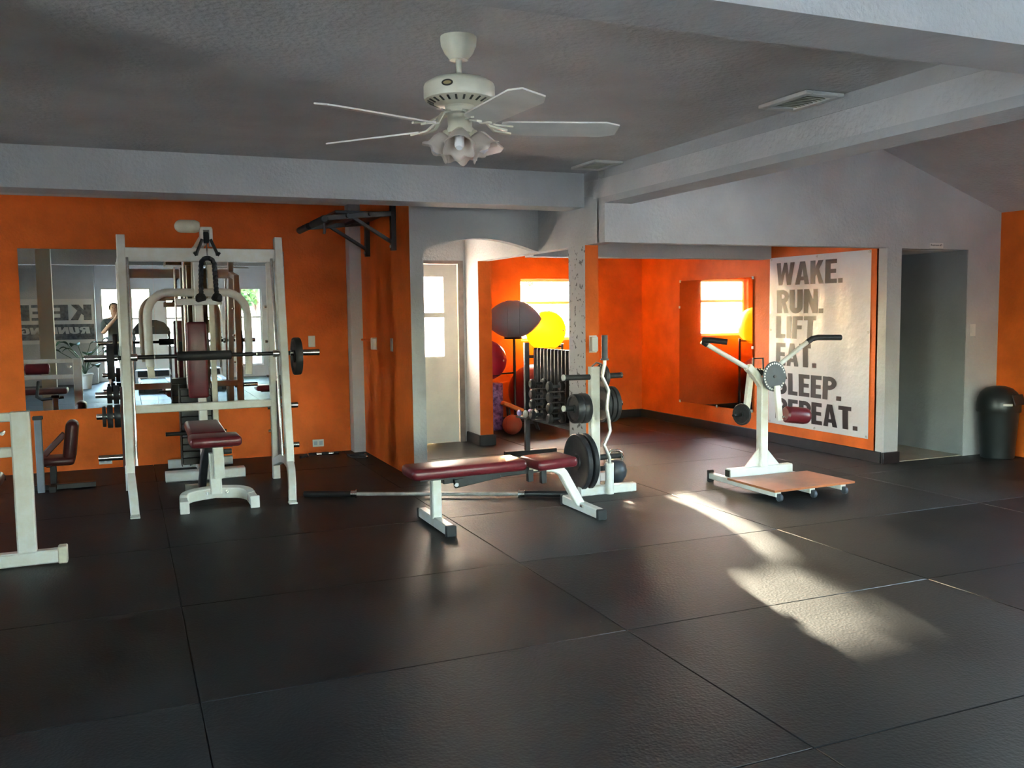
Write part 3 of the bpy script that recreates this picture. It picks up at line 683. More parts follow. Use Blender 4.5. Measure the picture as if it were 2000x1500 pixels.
for k_ in range(26):
    a = R(20+k_*12.4)
    hm.cyl(cdisc + q @ Vector((.105*math.cos(a), .105*math.sin(a), .005)), cdisc + q @ Vector((.105*math.cos(a), .105*math.sin(a), .0075)), .0075, 8)
hm.build('index_holes', 'plastic_white', dk)
MB().cyl(cdisc+axd*.006, cdisc+axd*.012, .014, 6).build('hub_bolt', 'black_metal', dk)
MB().cyl((4.70, 6.0, .92), (4.80, 5.93, .89), .022, 14).build('axle', 'black_metal', t)
sp = MB()
for k_ in range(5): sp.lathe([(.022, -.006), (.03, -.006), (.03, .006), (.022, .006), (.022, -.006)], (4.69+k_*.024, 6.0-k_*.006, .925-k_*.004), (1, -.25, -.1), 14)
sp.build('spring', 'black_metal', t)
MB().tube([(4.68, 6.03, .94), (4.68, 6.03, 1.03), (4.76, 6.01, 1.03), (4.765, 6.01, .92)], .008, 8).build('lever', 'black_metal', t)
MB().sq([(4.815, 5.905, .81), (4.83, 5.88, .53)], .052, .03, (0, 1, 0)).build('swing_arm', WM, t)
MB().cyl((4.845, 5.875, .555), (4.885, 5.865, .558), .014, 12).build('roller_axle', 'chrome', t)
MB().lathe([(0, 0), (.052, 0), (.066, .014), (.068, .10), (.068, .17), (.062, .205), (.045, .222), (0, .226)], (4.87, 5.866, .58), (1, -.10, -.12), 20).build('roller_pad', 'burgundy_vinyl', t)
MB().sq([(4.68, 6.06, .93), (4.665, 6.10, .56)], .045, .045, (0, 1, 0)).build('counterweight_arm', WM, t)
MB().cyl((4.665, 6.1, .57), (4.51, 6.06, .57), .013, 10).build('counterweight_peg', 'black_metal', t)
plate((4.615, 6.087, .57), (1, .25, 0), .088, .026, 'black plate on the counterweight peg of the hip machine', 'cast_iron', .0145)

# ------------------------------------------------------------------ poster
def glyphs():
    T = .225
    def rect(x0, y0, x1, y1): return [(x0, y0), (x1, y0), (x1, y1), (x0, y1)]
    def strip(pts, th):
        out = []
        P = [Vector((p[0], p[1])) for p in pts]; n = len(P); Ls, Rs = [], []
        for i in range(n):
            d = (P[min(i+1, n-1)]-P[max(i-1, 0)]).normalized(); nn = Vector((-d.y, d.x))*th/2
            Ls.append(P[i]+nn); Rs.append(P[i]-nn)
        for i in range(n-1): out.append([tuple(Ls[i]), tuple(Rs[i]), tuple(Rs[i+1]), tuple(Ls[i+1])])
        return out
    E = .5
    g = {}
    g['I'] = (T, [rect(0, 0, T, 1)])
    g['L'] = (.46, [rect(0, 0, T, 1), rect(T, 0, .46, .18)])
    g['E'] = (.48, [rect(0, 0, T, 1), rect(T, 0, .48, .18), rect(T, .82, .48, 1), rect(T, .42, .45, .59)])
    g['F'] = (.46, [rect(0, 0, T, 1), rect(T, .82, .46, 1), rect(T, .42, .43, .59)])
    g['T'] = (.52, [rect(0, .82, .52, 1), rect(.16, 0, .16+T, .82)])
    g['A'] = (.60, [[(0, 0), (.20, 0), (.335, .80), (.40, 1), (.19, 1)][:2]+[(.345, 1), (.185, 1)], [(.40, 0), (.60, 0), (.415, 1), (.255, 1)], rect(.16, .18, .44, .34)])
    g['W'] = (.86, [[(.13, 0), (.30, 0), (.20, 1), (0, 1)], [(.16, 0), (.32, 0), (.51, 1), (.36, 1)], [(.54, 0), (.70, 0), (.50, 1), (.35, 1)], [(.56, 0), (.73, 0), (.86, 1), (.66, 1)]])
    g['K'] = (.60, [rect(0, 0, T, 1), [(T-.02, .30), (T+.10, .45), (.57, 1), (.35, 1), (T-.02, .62)], [(.26, .56), (.385, .66), (.60, 0), (.385, 0)]])
    g['N'] = (.56, [rect(0, 0, .18, 1), rect(.38, 0, .56, 1), [(.0, 1), (.36, 0), (.56, 0), (.2, 1)]])
    bowl = [(T-.02, .91), (.27, .91)] + arc(.27, .715, .195, 80, -80, 8) + [(.27, .52), (T-.02, .52)]
    g['P'] = (.52, [rect(0, 0, T, 1)] + strip(bowl, .19))
    g['R'] = (.54, [rect(0, 0, T, 1)] + strip(bowl, .19) + [[(.33, 0), (.54, 0), (.40, .50), (.22, .50)]])
    g['U'] = (.52, strip([(.10, 1), (.10, .28)] + arc(.26, .26, .16, 180, 360, 10) + [(.42, .28), (.42, 1)], T-.005))
    s = [(.45, .70)] + arc(.265, .75, .165, 10, 180, 9) + [(.11, .70), (.15, .60), (.26, .52), (.37, .44), (.42, .34)] + arc(.26, .25, .165, 10, -180, 9) + [(.08, .30)]
    g['S'] = (.53, strip(s, .20))
    g['G'] = (.54, strip(arc(.27, .72, .175, 20, 180, 8) + arc(.27, .27, .175, 180, 370, 9) + [(.445, .42)], .185) + [rect(.27, .38, .54, .54)])
    g['.'] = (.19, [rect(0, 0, .19, .19)])
    g[' '] = (.3, [])
    return g
GL = glyphs()
def letters(word, x0, base, h, wd, mtx_fn, th, material, parent, gap=.055, italic=0.0):
    """one part per character; the word is stretched to the width wd"""
    tot = sum(GL[c][0] for c in word)+gap*(len(word)-1); k = wd/tot; x = x0
    for c in word:
        gw, polys = GL[c]
        if polys:
            b = MB()
            for p in polys: b.prism([(x+q_[0]*k+italic*q_[1]*h, base+q_[1]*h) for q_ in p], th, mtx_fn)
            b.build('letter', material, parent, smooth=False)
        x += (gw+gap)*k
t = thing('wall_banner', 'white vinyl banner printed WAKE. RUN. LIFT. EAT. SLEEP. REPEAT. on the orange wall', 'banner', (PX-.006, 7.17, .2))
bm_ = MB(); ny_, nz_ = 28, 36; V = []
def bann(u_, v_):
    y_ = 7.885-u_*(7.885-6.455); z_ = .205+v_*(1.955-.205)
    edge = min(u_, 1-u_, v_, 1-v_)*6; edge = min(1, edge)
    d_ = .004+edge*(.006+.004*math.sin(u_*9+v_*7+1)+.004*math.sin(u_*4-v_*13)+.003*math.sin(u_*21+v_*3))
    if v_ > .6: d_ += edge*.006*max(0, math.sin((u_*1.0+v_*.55)*26))*(v_-.6)*1.6
    return (PX-d_-.001, y_, z_)
for j in range(nz_+1): V.append([bm_.bm.verts.new(bann(i/ny_, j/nz_)) for i in range(ny_+1)])
for j in range(nz_):
    for i in range(ny_): bm_.bm.faces.new((V[j][i], V[j+1][i], V[j+1][i+1], V[j][i+1]))
sh = bm_.build('sheet', 'banner_vinyl', t)
# letters follow the sheet: each is cut from a grid laid 1 mm in front of it
for word, base, top_, w0, w1 in (('WAKE.', 1.665, 1.895, .115, 1.075), ('RUN.', 1.375, 1.615, .125, .82), ('LIFT.', 1.115, 1.345, .115, .80), ('EAT.', .83, 1.065, .12, .735), ('SLEEP.', .53, .755, .115, 1.085), ('REPEAT.', .265, .485, .12, 1.30)):
    tot = sum(GL[c][0] for c in word)+.055*(len(word)-1); k = (w1-w0)/tot; x = w0
    for c in word:
        b = MB()
        for p in GL[c][1]:
            b.bm.faces.new([b.bm.verts.new((x+q_[0]*k, base+q_[1]*(top_-base), 0)) for q_ in p])
        bmesh.ops.triangulate(b.bm, faces=[f for f in b.bm.faces if len(f.verts) > 4])
        for _ in range(4):
            es = [e for e in b.bm.edges if e.calc_length() > .03]
            if es: bmesh.ops.subdivide_edges(b.bm, edges=es, cuts=1, use_grid_fill=True)
        for q_ in b.bm.verts:
            X, Y, Z = bann(q_.co.x/1.43, (q_.co.y-.205)/1.75); q_.co = (X-.0022, Y, Z)
        b.build('letter', 'print_dark', t, smooth=False)
        x += (GL[c][0]+.055)*k
for y_, z_ in ((7.86, .225), (7.17, .225), (6.475, .225), (7.86, 1.935), (7.17, 1.935), (6.475, 1.935), (6.475, 1.2), (7.86, 1.2)):
    MB().lathe([(.006, -.003), (.012, -.003), (.013, 0), (.012, .002), (.006, .002), (.006, -.003)], (PX-.009, y_, z_), (-1, 0, 0), 14).build('grommet', 'bar_steel', t)

# ------------------------------------------------------------------ bin, sign, switches
t = thing('trash_bin', 'round black dome-top bin in the corner by the orange wall', 'bin', (7.53, 6.06, 0))
MB().lathe([(0, 0), (.135, 0), (.145, .01), (.175, .44), (.178, .45), (0, .45)], (7.53, 6.06, 0), (0, 0, 1), 32).build('body', 'bin_plastic', t)
dm = MB().lathe([(.186, .435), (.19, .445), (.19, .50), (.182, .56), (.158, .615), (.115, .655), (.06, .675), (0, .68)], (7.53, 6.06, 0), (0, 0, 1), 32).build('dome_lid', 'bin_plastic', t)
MB().box((7.445, 5.895, .515), (.085, .012, .022), Matrix.Rotation(R(-26), 3, 'Z'), .003).build('name_tag', 'plastic_white', dm)
MB().box((7.555, 5.872, .56), (.17, .012, .10), Matrix.Rotation(R(9), 3, 'Z') @ Matrix.Rotation(R(-18), 3, 'X'), .005).build('swing_flap', 'black_rubber', dm)
t = thing('door_sign', 'small white restroom sign above the doorway', 'sign', (6.915, GY-.004, 1.965))
MB().bx((6.83, GY-.006, 1.963), (7.0, GY-.0005, 2.01)).build('sign_plate', 'plastic_white', t)
def text(s, size, mtx, material, parent, name='lettering', ext=.0006, align='CENTER'):
    cu = bpy.data.curves.new(name, 'FONT'); cu.body = s; cu.size = size; cu.extrude = ext; cu.align_x = align; cu.align_y = 'CENTER'
    tmp = bpy.data.objects.new('tmp', cu); C.objects.link(tmp)
    dg = bpy.context.evaluated_depsgraph_get(); me = bpy.data.meshes.new_from_object(tmp.evaluated_get(dg))
    bpy.data.objects.remove(tmp); bpy.data.curves.remove(cu)
    me.transform(Matrix.Translation(-ORG[parent.name]) @ mtx)
    me.materials.clear(); me.materials.append(MATS[material])
    o = bpy.data.objects.new(name, me); C.objects.link(o); o.parent = parent; ORG[o.name] = ORG[parent.name]
    return o
FX = lambda x, y, z: Matrix(((1, 0, 0, x), (0, 0, -1, y), (0, 1, 0, z), (0, 0, 0, 1)))       # text facing -Y
text('Restroom #2', .026, FX(6.915, GY-.0066, 1.990), 'print_dark', t)
def wall_plate(name, label, c, axis, w_, h_, cat, face=None):
    """cover plate on a wall; axis = outward normal (-Y or -X)"""
    t = thing(name, label, cat, c)
    n = Vector(axis); d = .007
    sz = (w_, d, h_) if abs(n.y) > .5 else (d, w_, h_)
    MB().box(Vector(c)+n*d/2, sz, None, .0025).build('cover', 'plastic_white', t)
    for f in (face or []):
        s2 = (f[2], .004, f[3]) if abs(n.y) > .5 else (.004, f[2], f[3])
        off = Vector((f[0], 0, f[1])) if abs(n.y) > .5 else Vector((0, f[0], f[1]))
        MB().box(Vector(c)+off+n*(d+.001), s2, None, .001).build(f[4], 'outlet_face' if f[4] == 'socket' else 'plastic_white', t)
    return t
so2 = [(-.028, 0, .036, .04, 'socket'), (.028, 0, .036, .04, 'socket')]
wall_plate('wall_outlet', 'white wall outlet low on the orange wall beside the grey pillar', (1.79, NY, .10), (0, -1, 0), .115, .075, 'outlet', so2)
wall_plate('wall_outlet', 'white wall outlet low on the orange wall under the left mirror panel', (-.22, NY, .075), (0, -1, 0), .115, .075, 'outlet', so2)
wall_plate('light_switch', 'white switch plate on the orange wall right of the smith machine', (1.755, NY, 1.15), (0, -1, 0), .07, .115, 'switch', [(0, 0, .03, .06, 'toggle')])
wall_plate('light_switch', 'white switch plate beside the restroom doorway', (7.41, GY, 1.2), (0, -1, 0), .07, .115, 'switch', [(0, 0, .03, .06, 'toggle')])
wall_plate('light_switch', 'thin white switch plate on the orange partition near its grey end', (2.25, 8.12, 1.14), (-1, 0, 0), .075, .12, 'switch', [(0, 0, .03, .06, 'toggle')])
t = wall_plate('junction_box', 'white surface box fed by an orange pipe on the partition', (2.25, 8.70, 1.135), (-1, 0, 0), .08, .12, 'junction box')
MB().box((2.225, 8.70, 1.135), (.04, .075, .115), None, .005).build('box_body', 'plastic_white', t)
MB().cyl((2.236, 8.745, 1.16), (2.236, 9.21, 1.16), .011, 10).build('pipe', 'orange_paint', t)
t = wall_plate('paper_dispenser', 'small white and grey dispenser on the orange front of the column', (3.515, 6.6, 1.16), (0, -1, 0), .07, .14, 'dispenser')
MB().box((3.515, 6.577, 1.16), (.06, .04, .12), None, .006).build('dispenser_body', 'plastic_white', t)

# ------------------------------------------------------------------ pull-up station on the partition
t = thing('wall_rack', 'black wall-mounted pull-up bracket high on the orange partition', 'wall bracket', (2.24, 8.4, 1.98))
BM = 'black_metal'
for y_ in (7.92, 8.86):
    MB().bx((2.205, y_-.025, 1.985), (2.25, y_+.025, 2.40)).build('wall_strut', BM, t)
    MB().beam((2.235, y_, 2.31), (1.60, y_, 2.25), .045, .045, .003).build('bracket_arm', BM, t)
    MB().beam((2.225, y_, 2.05), (1.86, y_, 2.27), .04, .03, .003).build('brace', BM, t)
    MB().cyl((2.204, y_, 2.02), (2.195, y_, 2.02), .014, 8).cyl((2.204, y_, 2.07), (2.195, y_, 2.07), .014, 8).build('bolt', 'bar_steel', t)
for x_, z_ in ((1.62, 2.255), (1.82, 2.275), (2.02, 2.295)):
    MB().cyl((x_, 7.86, z_), (x_, 8.95, z_+.0), .019, 12).build('cross_tube', BM, t)
MB().cyl((1.60, 7.80, 2.235), (1.60, 8.35, 2.235), .032, 14, .006).build('padded_grip', 'black_rubber', t)
MB().cyl((1.60, 8.5, 2.235), (1.60, 9.0, 2.235), .032, 14, .006).build('padded_grip', 'black_rubber', t)
MB().bx((1.72, 7.94, 2.30), (2.20, 8.84, 2.325), .004).build('top_panel', BM, t)
MB().tube([(1.60, 7.82, 2.20), (1.60, 7.82, 2.13), (1.595, 7.82, 2.11)], .012, 8).build('strap_ring', 'dark_grey_metal', t)

# ------------------------------------------------------------------ handles lying by the wall
t = thing('cable_handle', 'dark cable handle with chrome clips lying by the orange wall', 'cable attachment', (1.72, 9.15, 0))
MB().tube([(1.55, 9.05, .018), (1.66, 9.15, .022), (1.74, 9.17, .022), (1.95, 9.14, .02)], .016, 8).build('grip_bar', 'black_rubber', t)
MB().cyl((1.73, 9.165, .02), (1.78, 9.163, .02), .0185, 12).cyl((1.85, 9.155, .0195), (1.90, 9.15, .0195), .0185, 12).build('chrome_sleeve', 'chrome', t)
MB().lathe([(.010, -.004), (.022, -.004), (.022, .004), (.010, .004), (.010, -.004)], (1.62, 9.10, .022), (1, .8, 0), 12).build('clip', 'chrome', t)
t = thing('stirrup_handle', 'dark triangular cable handle lying near the foot of the partition', 'cable attachment', (2.08, 8.95, 0))
MB().tube([(2.0, 8.98, .014), (2.17, 8.93, .014), (2.15, 8.78, .014)], .013, 8).build('grip_bar', 'dark_grey_metal', t)
MB().tube([(2.0, 8.98, .014), (2.02, 8.83, .012), (2.15, 8.78, .014)], .007, 8).build('frame', 'dark_grey_metal', t)
for p in ((2.17, 8.93, .016), (2.15, 8.78, .016)): MB().sphere(p, .014, 10).build('end_ball', 'chrome', t)
# ------------------------------------------------------------------ ceiling fan
FC = Vector((1.27, 3.5, 0))
t = thing('ceiling_fan', 'cream ceiling fan with five white blades and frosted tulip lamp shades', 'fan', (1.27, 3.5, CZ))
def LF(prof, name, material, parent=t, seg=32): return MB().lathe([(r_, z_) for r_, z_ in prof], FC, (0, 0, 1), seg).build(name, material, parent)
LF([(0, 2.53), (.072, 2.53), (.072, 2.515), (.070, 2.495), (.056, 2.465), (.040, 2.447), (.036, 2.44), (0, 2.44)], 'canopy', 'fan_enamel')
dr_ = LF([(0, 2.45), (.012, 2.45), (.012, 2.39), (.022, 2.385), (.024, 2.365), (0, 2.365)], 'down_rod', 'fan_enamel')
mot = LF([(0, 2.372), (.06, 2.372), (.11, 2.362), (.138, 2.345), (.142, 2.335), (.142, 2.293), (.138, 2.284), (.095, 2.266), (.06, 2.26), (.055, 2.25), (0, 2.25)], 'motor_housing', 'fan_enamel', seg=44)
for k_ in range(24):
    a = R(k_*15+4); d = Vector((math.cos(a), math.sin(a), 0))
    MB().beam(FC+d*.103+Vector((0, 0, 2.2685)), FC+d*.128+Vector((0, 0, 2.2795)), .008, .004).build('vent_slot', 'vent_dark', mot)
bd = Vector((-.62, -.78, 0)).normalized(); bp = FC+bd*.1425+Vector((0, 0, 2.322)); bx_ = Vector((-bd.y, bd.x, 0))
bm2 = Matrix(((bx_.x, 0, bd.x, bp.x), (bx_.y, 0, bd.y, bp.y), (0, 1, 0, bp.z), (0, 0, 0, 1)))
bg_ = MB().prism([(.023*math.cos(R(q)), .0125*math.sin(R(q))) for q in range(0, 360, 15)], .0022, bm2).build('maker_badge', 'badge_black', mot)
MB().prism([(.016*math.cos(R(q)), .0065*math.sin(R(q))) for q in range(0, 360, 15)], .0028, bm2).build('badge_script', 'badge_gold', mot)
LF([(0, 2.252), (.058, 2.252), (.058, 2.232), (.05, 2.225), (.048, 2.18), (.052, 2.172), (.052, 2.155), (.04, 2.15), (0, 2.15)], 'switch_housing', 'fan_enamel')
for k_ in range(5):
    a = R(-15+72*k_); d = Vector((math.cos(a), math.sin(a), 0)); n_ = Vector((-d.y, d.x, 0))
    P = lambda u_, v_, z_: FC+d*u_+n_*v_+Vector((0, 0, z_))
    ir = MB()
    ir.sq([P(.05, 0, 2.238), (P(.085, 0, 2.225)), P(.12, 0, 2.185), P(.19, 0, 2.168)], .022, .008)
    ir.sq([P(.10, .008, 2.21), P(.14, .03, 2.172), P(.21, .037, 2.162)], .014, .007)
    ir.sq([P(.10, -.008, 2.21), P(.14, -.03, 2.184), P(.21, -.037, 2.176)], .014, .007)
    # one connected iron
    irn = ir.build('blade_iron', 'fan_enamel', t)
    tilt = R(-12); bl = []
    out = [(.165, -.052), (.19, -.062), (.585, -.070), (.645, -.045), (.645, .045), (.585, .070), (.19, .062), (.165, .052)]
    b2 = MB()
    lo = [b2.bm.verts.new(P(u_, v_*math.cos(tilt), 2.175+v_*math.sin(tilt))) for u_, v_ in out]
    hi = [b2.bm.verts.new(P(u_, v_*math.cos(tilt), 2.181+v_*math.sin(tilt))) for u_, v_ in out]
    b2.bm.faces.new(lo); b2.bm.faces.new(list(reversed(hi)))
    for i in range(8): b2.bm.faces.new((lo[i], hi[i], hi[(i+1) % 8], lo[(i+1) % 8]))
    b2.build('blade', 'blade_white', t)
for k_ in range(4):
    a = R(-112+90*k_); d = Vector((math.cos(a), math.sin(a), 0))
    ax = (d*.62+Vector((0, 0, -.78))).normalized(); c0 = FC+d*.04+Vector((0, 0, 2.158))
    ss = MB().lathe([(0, 0), (.02, 0), (.026, .01), (.026, .03), (0, .03)], c0, ax, 16).build('lamp_socket', 'fan_enamel', t)
    # tulip shade with ruffled rim
    sb = MB(); q = Vector((0, 0, 1)).rotation_difference(ax); rings = []
    for r_, h in ((.024, .016), (.036, .028), (.044, .048), (.046, .068), (.051, .084), (.064, .096)):
        rg = []
        for i in range(36):
            an = 2*math.pi*i/36; rr = r_*(1+(.10 if h > .09 else .04 if h > .07 else 0)*math.cos(6*an)); hh = h+(.008*math.cos(6*an) if h > .09 else 0)
            rg.append(sb.bm.verts.new(c0+q @ Vector((rr*math.cos(an), rr*math.sin(an), hh))))
        rings.append(rg)
    for A_, B_ in zip(rings[:-1], rings[1:]):
        for i in range(36): sb.bm.faces.new((A_[i], A_[(i+1) % 36], B_[(i+1) % 36], B_[i]))
    so_ = sb.build('lamp_shade', 'frosted_glass', t, angle=80)
    md = so_.modifiers.new('thick', 'SOLIDIFY'); md.thickness = .0025
    MB().lathe([(0, .02), (.016, .02), (.019, .04), (.019, .085), (.012, .10), (0, .102)], c0, ax, 16).build('bulb', 'bulb_white', ss)

# ------------------------------------------------------------------ ceiling vents
for (y0, y1, lab) in ((3.71, 4.09, 'square white ceiling vent nearest the camera beside the beam'), (5.95, 6.33, 'square white ceiling vent at the far end of the beam')):
    x0, x1 = 3.19, 3.435
    t = thing('ceiling_vent', lab, 'vent', ((x0+x1)/2, (y0+y1)/2, CZ), 'ceiling vents along the beam')
    f = MB(); z0, z1 = CZ-.022, CZ-.001; k_ = .045
    f.bx((x0, y0, z0), (x0+k_, y1, z1), .004).bx((x1-k_, y0, z0), (x1, y1, z1), .004).bx((x0+k_-.004, y0, z0), (x1-k_+.004, y0+k_, z1), .004).bx((x0+k_-.004, y1-k_, z0), (x1-k_+.004, y1, z1), .004)
    f.build('frame', 'plastic_white', t)
    MB().bx((x0+k_, y0+k_, CZ-.004), (x1-k_, y1-k_, CZ-.002)).build('backing', 'vent_dark', t)
    for i in range(9):
        yy_ = y0+k_+.018+i*(y1-y0-2*k_-.03)/8.4
        MB().box(((x0+x1)/2, yy_, CZ-.012), (x1-x0-2*k_, .016, .0025), Matrix.Rotation(R(35), 3, 'X')).build('louver', 'fan_enamel', t)

# ------------------------------------------------------------------ machine at the left edge of the picture
t = thing('leg_machine', 'white leg machine with thick upright and burgundy rollers cut off by the left edge', 'exercise machine', (-.8, 5.9, 0))
MB().sq([(-.575, 5.9, .07), (-.575, 5.9, .90)], .10, .075, (0, 1, 0)).build('upright', WM, t)
ff = MB().sq([(-1.55, 5.89, .045), (-.415, 5.89, .045)], .07, .08).build('base_rail', WM, t)
MB().box((-.39, 5.89, .05), (.05, .082, .10), None, .006).build('rail_cap', 'cream_metal', ff)
MB().sq([(-1.5, 5.89, .08), (-1.5, 5.89, .70)], .075, .075, (0, 1, 0)).build('rear_upright', WM, t)
MB().sq([(-1.5, 5.9, .872), (-.62, 5.9, .872)], .05, .05).build('top_rail', WM, t)
MB().sq([(-1.5, 5.9, .67), (-.62, 5.9, .67)], .05, .055).build('middle_rail', WM, t)
MB().cyl((-.66, 5.862, .79), (-.66, 5.80, .79), .012, 10).build('stop_pin', 'chrome', t)
MB().box((-1.0, 5.95, .50), (.62, .30, .07), None, .025, 3).build('seat_pad', 'dark_burgundy', t)
MB().cyl((-1.13, 6.35, .80), (-.86, 6.35, .80), .065, 20, .016).build('roller_pad', 'burgundy_vinyl', t)
MB().sq([(-1.25, 5.93, .67), (-1.25, 6.35, .67)], .04, .04).build('roller_arm', WM, t)
MB().tube([(-1.27, 6.35, .67), (-1.27, 6.35, .80), (-.85, 6.35, .80)], .012, 8).build('roller_axle', 'chrome', t)
MB().tube([(-1.02, 6.0, .62), (-1.02, 6.3, .46), (-.96, 6.38, .43), (-.72, 6.38, .45)], .018, 10).build('foot_bar', 'black_rubber', t)

t = thing('seated_curl_machine', 'dark burgundy seat and back pad on a blue-grey post under the left mirror', 'exercise machine', (-.58, 8.45, 0))
pt = MB().sq([(-.685, 8.32, 0), (-.685, 8.32, .60)], .055, .05, (0, 1, 0)).build('post', 'blue_grey_metal', t)
MB().box((-.685, 8.32, .615), (.075, .06, .03), None, .004).build('post_cap', 'black_rubber', pt)
MB().box((-.455, 8.45, .40), (.10, .24, .34), Matrix.Rotation(R(7), 3, 'Y'), .045, 4).build('back_pad', 'dark_burgundy', t)
MB().box((-.56, 8.45, .24), (.26, .26, .07), None, .028, 3).build('seat_pad', 'dark_burgundy', t)
MB().beam((-.66, 8.45, .29), (-.50, 8.45, .46), .05, .05, .006).build('brace', 'dark_burgundy', t)
MB().sq([(-.60, 8.46, .03), (-.60, 8.46, .21)], .05, .05, (0, 1, 0)).build('seat_post', 'black_metal', t)
MB().sq([(-.74, 8.40, .025), (-.28, 8.40, .025)], .05, .045).build('base_rail', 'black_metal', t)
MB().sq([(-.6, 8.25, .025), (-.6, 8.7, .025)], .05, .045).build('base_spine', 'black_metal', t)
MB().cyl((-.64, 8.32, .21), (-.60, 8.32, .21), .008, 8).build('pin', 'chrome', t)

# ------------------------------------------------------------------ alcove: balls, rollers and bar rack
t = thing('ball_rack', 'black tubular ball rack in front of the alcove window', 'rack', (4.5, 10.05, 0))
r_ = .016
MB().cyl((4.27, 10.0, .03), (4.27, 10.0, 1.12), r_, 12).build('post', BM, t)
MB().cyl((4.98, 10.15, .03), (4.98, 10.15, 1.02), r_, 12).build('post', BM, t)
MB().tube([(4.27, 9.6, .018), (4.27, 10.35, .018)], r_, 10).build('base_foot', BM, t)
MB().tube([(4.98, 9.75, .018), (4.98, 10.4, .018)], r_, 10).build('base_foot', BM, t)
MB().tube([(4.27, 10.0, .10), (4.98, 10.15, .10)], r_*.8, 8).build('base_tie', BM, t)
def ring(c, rad, name, anchor):
    pts = [(c[0]+rad*math.cos(2*math.pi*i/28), c[1]+rad*math.sin(2*math.pi*i/28), c[2]) for i in range(28)]
    rg = MB().tube(pts, .010, 8, closed=True).build('ball_ring', BM, t)
    v = Vector(anchor)-Vector(c); v.z = 0; v.normalize()
    MB().tube([Vector(c)+v*rad, Vector(anchor)], .010, 8).build('ring_arm', BM, rg)
ring((4.20, 9.86, 1.115), .10, 'r', (4.27, 10.0, 1.115))
ring((3.86, 9.86, .695), .15, 'r', (4.27, 10.0, .695))
ring((4.60, 10.15, .19), .20, 'r', (4.27, 10.0, .19))
ring((4.74, 10.12, .985), .12, 'r', (4.98, 10.15, .99))
def ball(c, r_, material, label, name='exercise_ball', sc=(1, 1, 1), cat='exercise ball', valve=True):
    t = thing(name, label, cat, (c[0], c[1], c[2]-r_*sc[2]))
    MB().sphere(c, r_, 40, sc).build('shell', material, t)
    if valve: MB().cyl(Vector(c)+Vector((r_*sc[0]*.55, -r_*sc[1]*.83, 0)), Vector(c)+Vector((r_*sc[0]*.58, -r_*sc[1]*.86, 0)), .012, 10).build('valve', 'plastic_white', t)
    return t
# grey ball with window glare built into its lens shape; two grip ribs
c0 = Vector((4.20, 9.86, 1.335)); t = thing('exercise_ball', 'grey exercise ball shaped as the window glare cuts it, on top of the rack', 'exercise ball', (4.20, 9.86, 1.12))
axv = Vector((.93, -.37, 0)); prof = []
for i in range(25):
    f_ = -1+2*i/24; prof.append((max(0, .222*(1-abs(f_)**2.15)**.80), f_*.335))
prof[0] = (0, -.325); prof[-1] = (0, .335)
MB().lathe(prof, c0, axv, 36).build('shell', 'ball_grey', t, angle=70)
# seam ribs as thin bands round the body
for zz in (-.07, .07):
    rr = .2145
    MB().lathe([(rr+.004, zz-.004), (rr+.008, zz), (rr+.004, zz+.004), (rr-.004, zz), (rr+.004, zz-.004)], c0, axv, 36).build('rib', 'ball_grey', t)
ball((3.86, 9.86, .865), .232, 'ball_pink', 'bright pink exercise ball half hidden behind the short wall end')
ball((4.60, 10.15, .455), .325, 'ball_darkred', 'large dark red exercise ball low in the rack behind the weighted bars')
ball((4.74, 10.12, 1.19), .25, 'ball_yellow', 'yellow exercise ball glowing right under the alcove window')
t = thing('medicine_ball', 'small red-orange textured ball on the alcove floor', 'ball', (4.10, 9.69, 0))
MB().sphere((4.10, 9.69, .115), .115, 36).build('shell', 'ball_orange', t)
for k_ in range(2):
    a = R(30+90*k_); d = Vector((math.cos(a), math.sin(a), 0))
    MB().tube([Vector((4.10, 9.69, .115))+(d*math.cos(2*math.pi*i/32)+Vector((0, 0, math.sin(2*math.pi*i/32))))*.1148 for i in range(32)], .0022, 5, closed=True).build('seam', 'ball_darkred', t)
t = thing('foam_roller', 'mottled purple foam roller standing behind the short wall end', 'foam roller', (4.10, 10.22, 0))
MB().lathe([(.035, .01), (.09, .01), (.10, .0), (.10, .03), (.10, .55), (.095, .562), (.04, .562), (.035, .55), (.035, .01)], (4.10, 10.22, 0), (0, 0, 1), 28).build('foam_body', 'foam_purple', t)
MB().lathe([(0, .02), (.035, .02), (.035, .558), (0, .558)], (4.10, 10.22, 0), (0, 0, 1), 20).build('core', 'black_rubber', t)
t = thing('slant_board', 'orange slant board leaning low in front of the balls', 'exercise board', (4.43, 9.885, 0))
MB().beam((4.06, 9.885, .355), (4.80, 9.885, .04), .11, .05, .010).build('board', 'plank_orange', t)
MB().tube([(4.13, 9.85, .30), (4.16, 9.85, .012), (4.16, 9.92, .012), (4.13, 9.92, .30)], .012, 8).build('support_leg', BM, t)
MB().tube([(4.45, 9.85, .17), (4.52, 9.85, .012), (4.52, 9.92, .012), (4.45, 9.92, .17)], .012, 8).build('support_leg', BM, t)

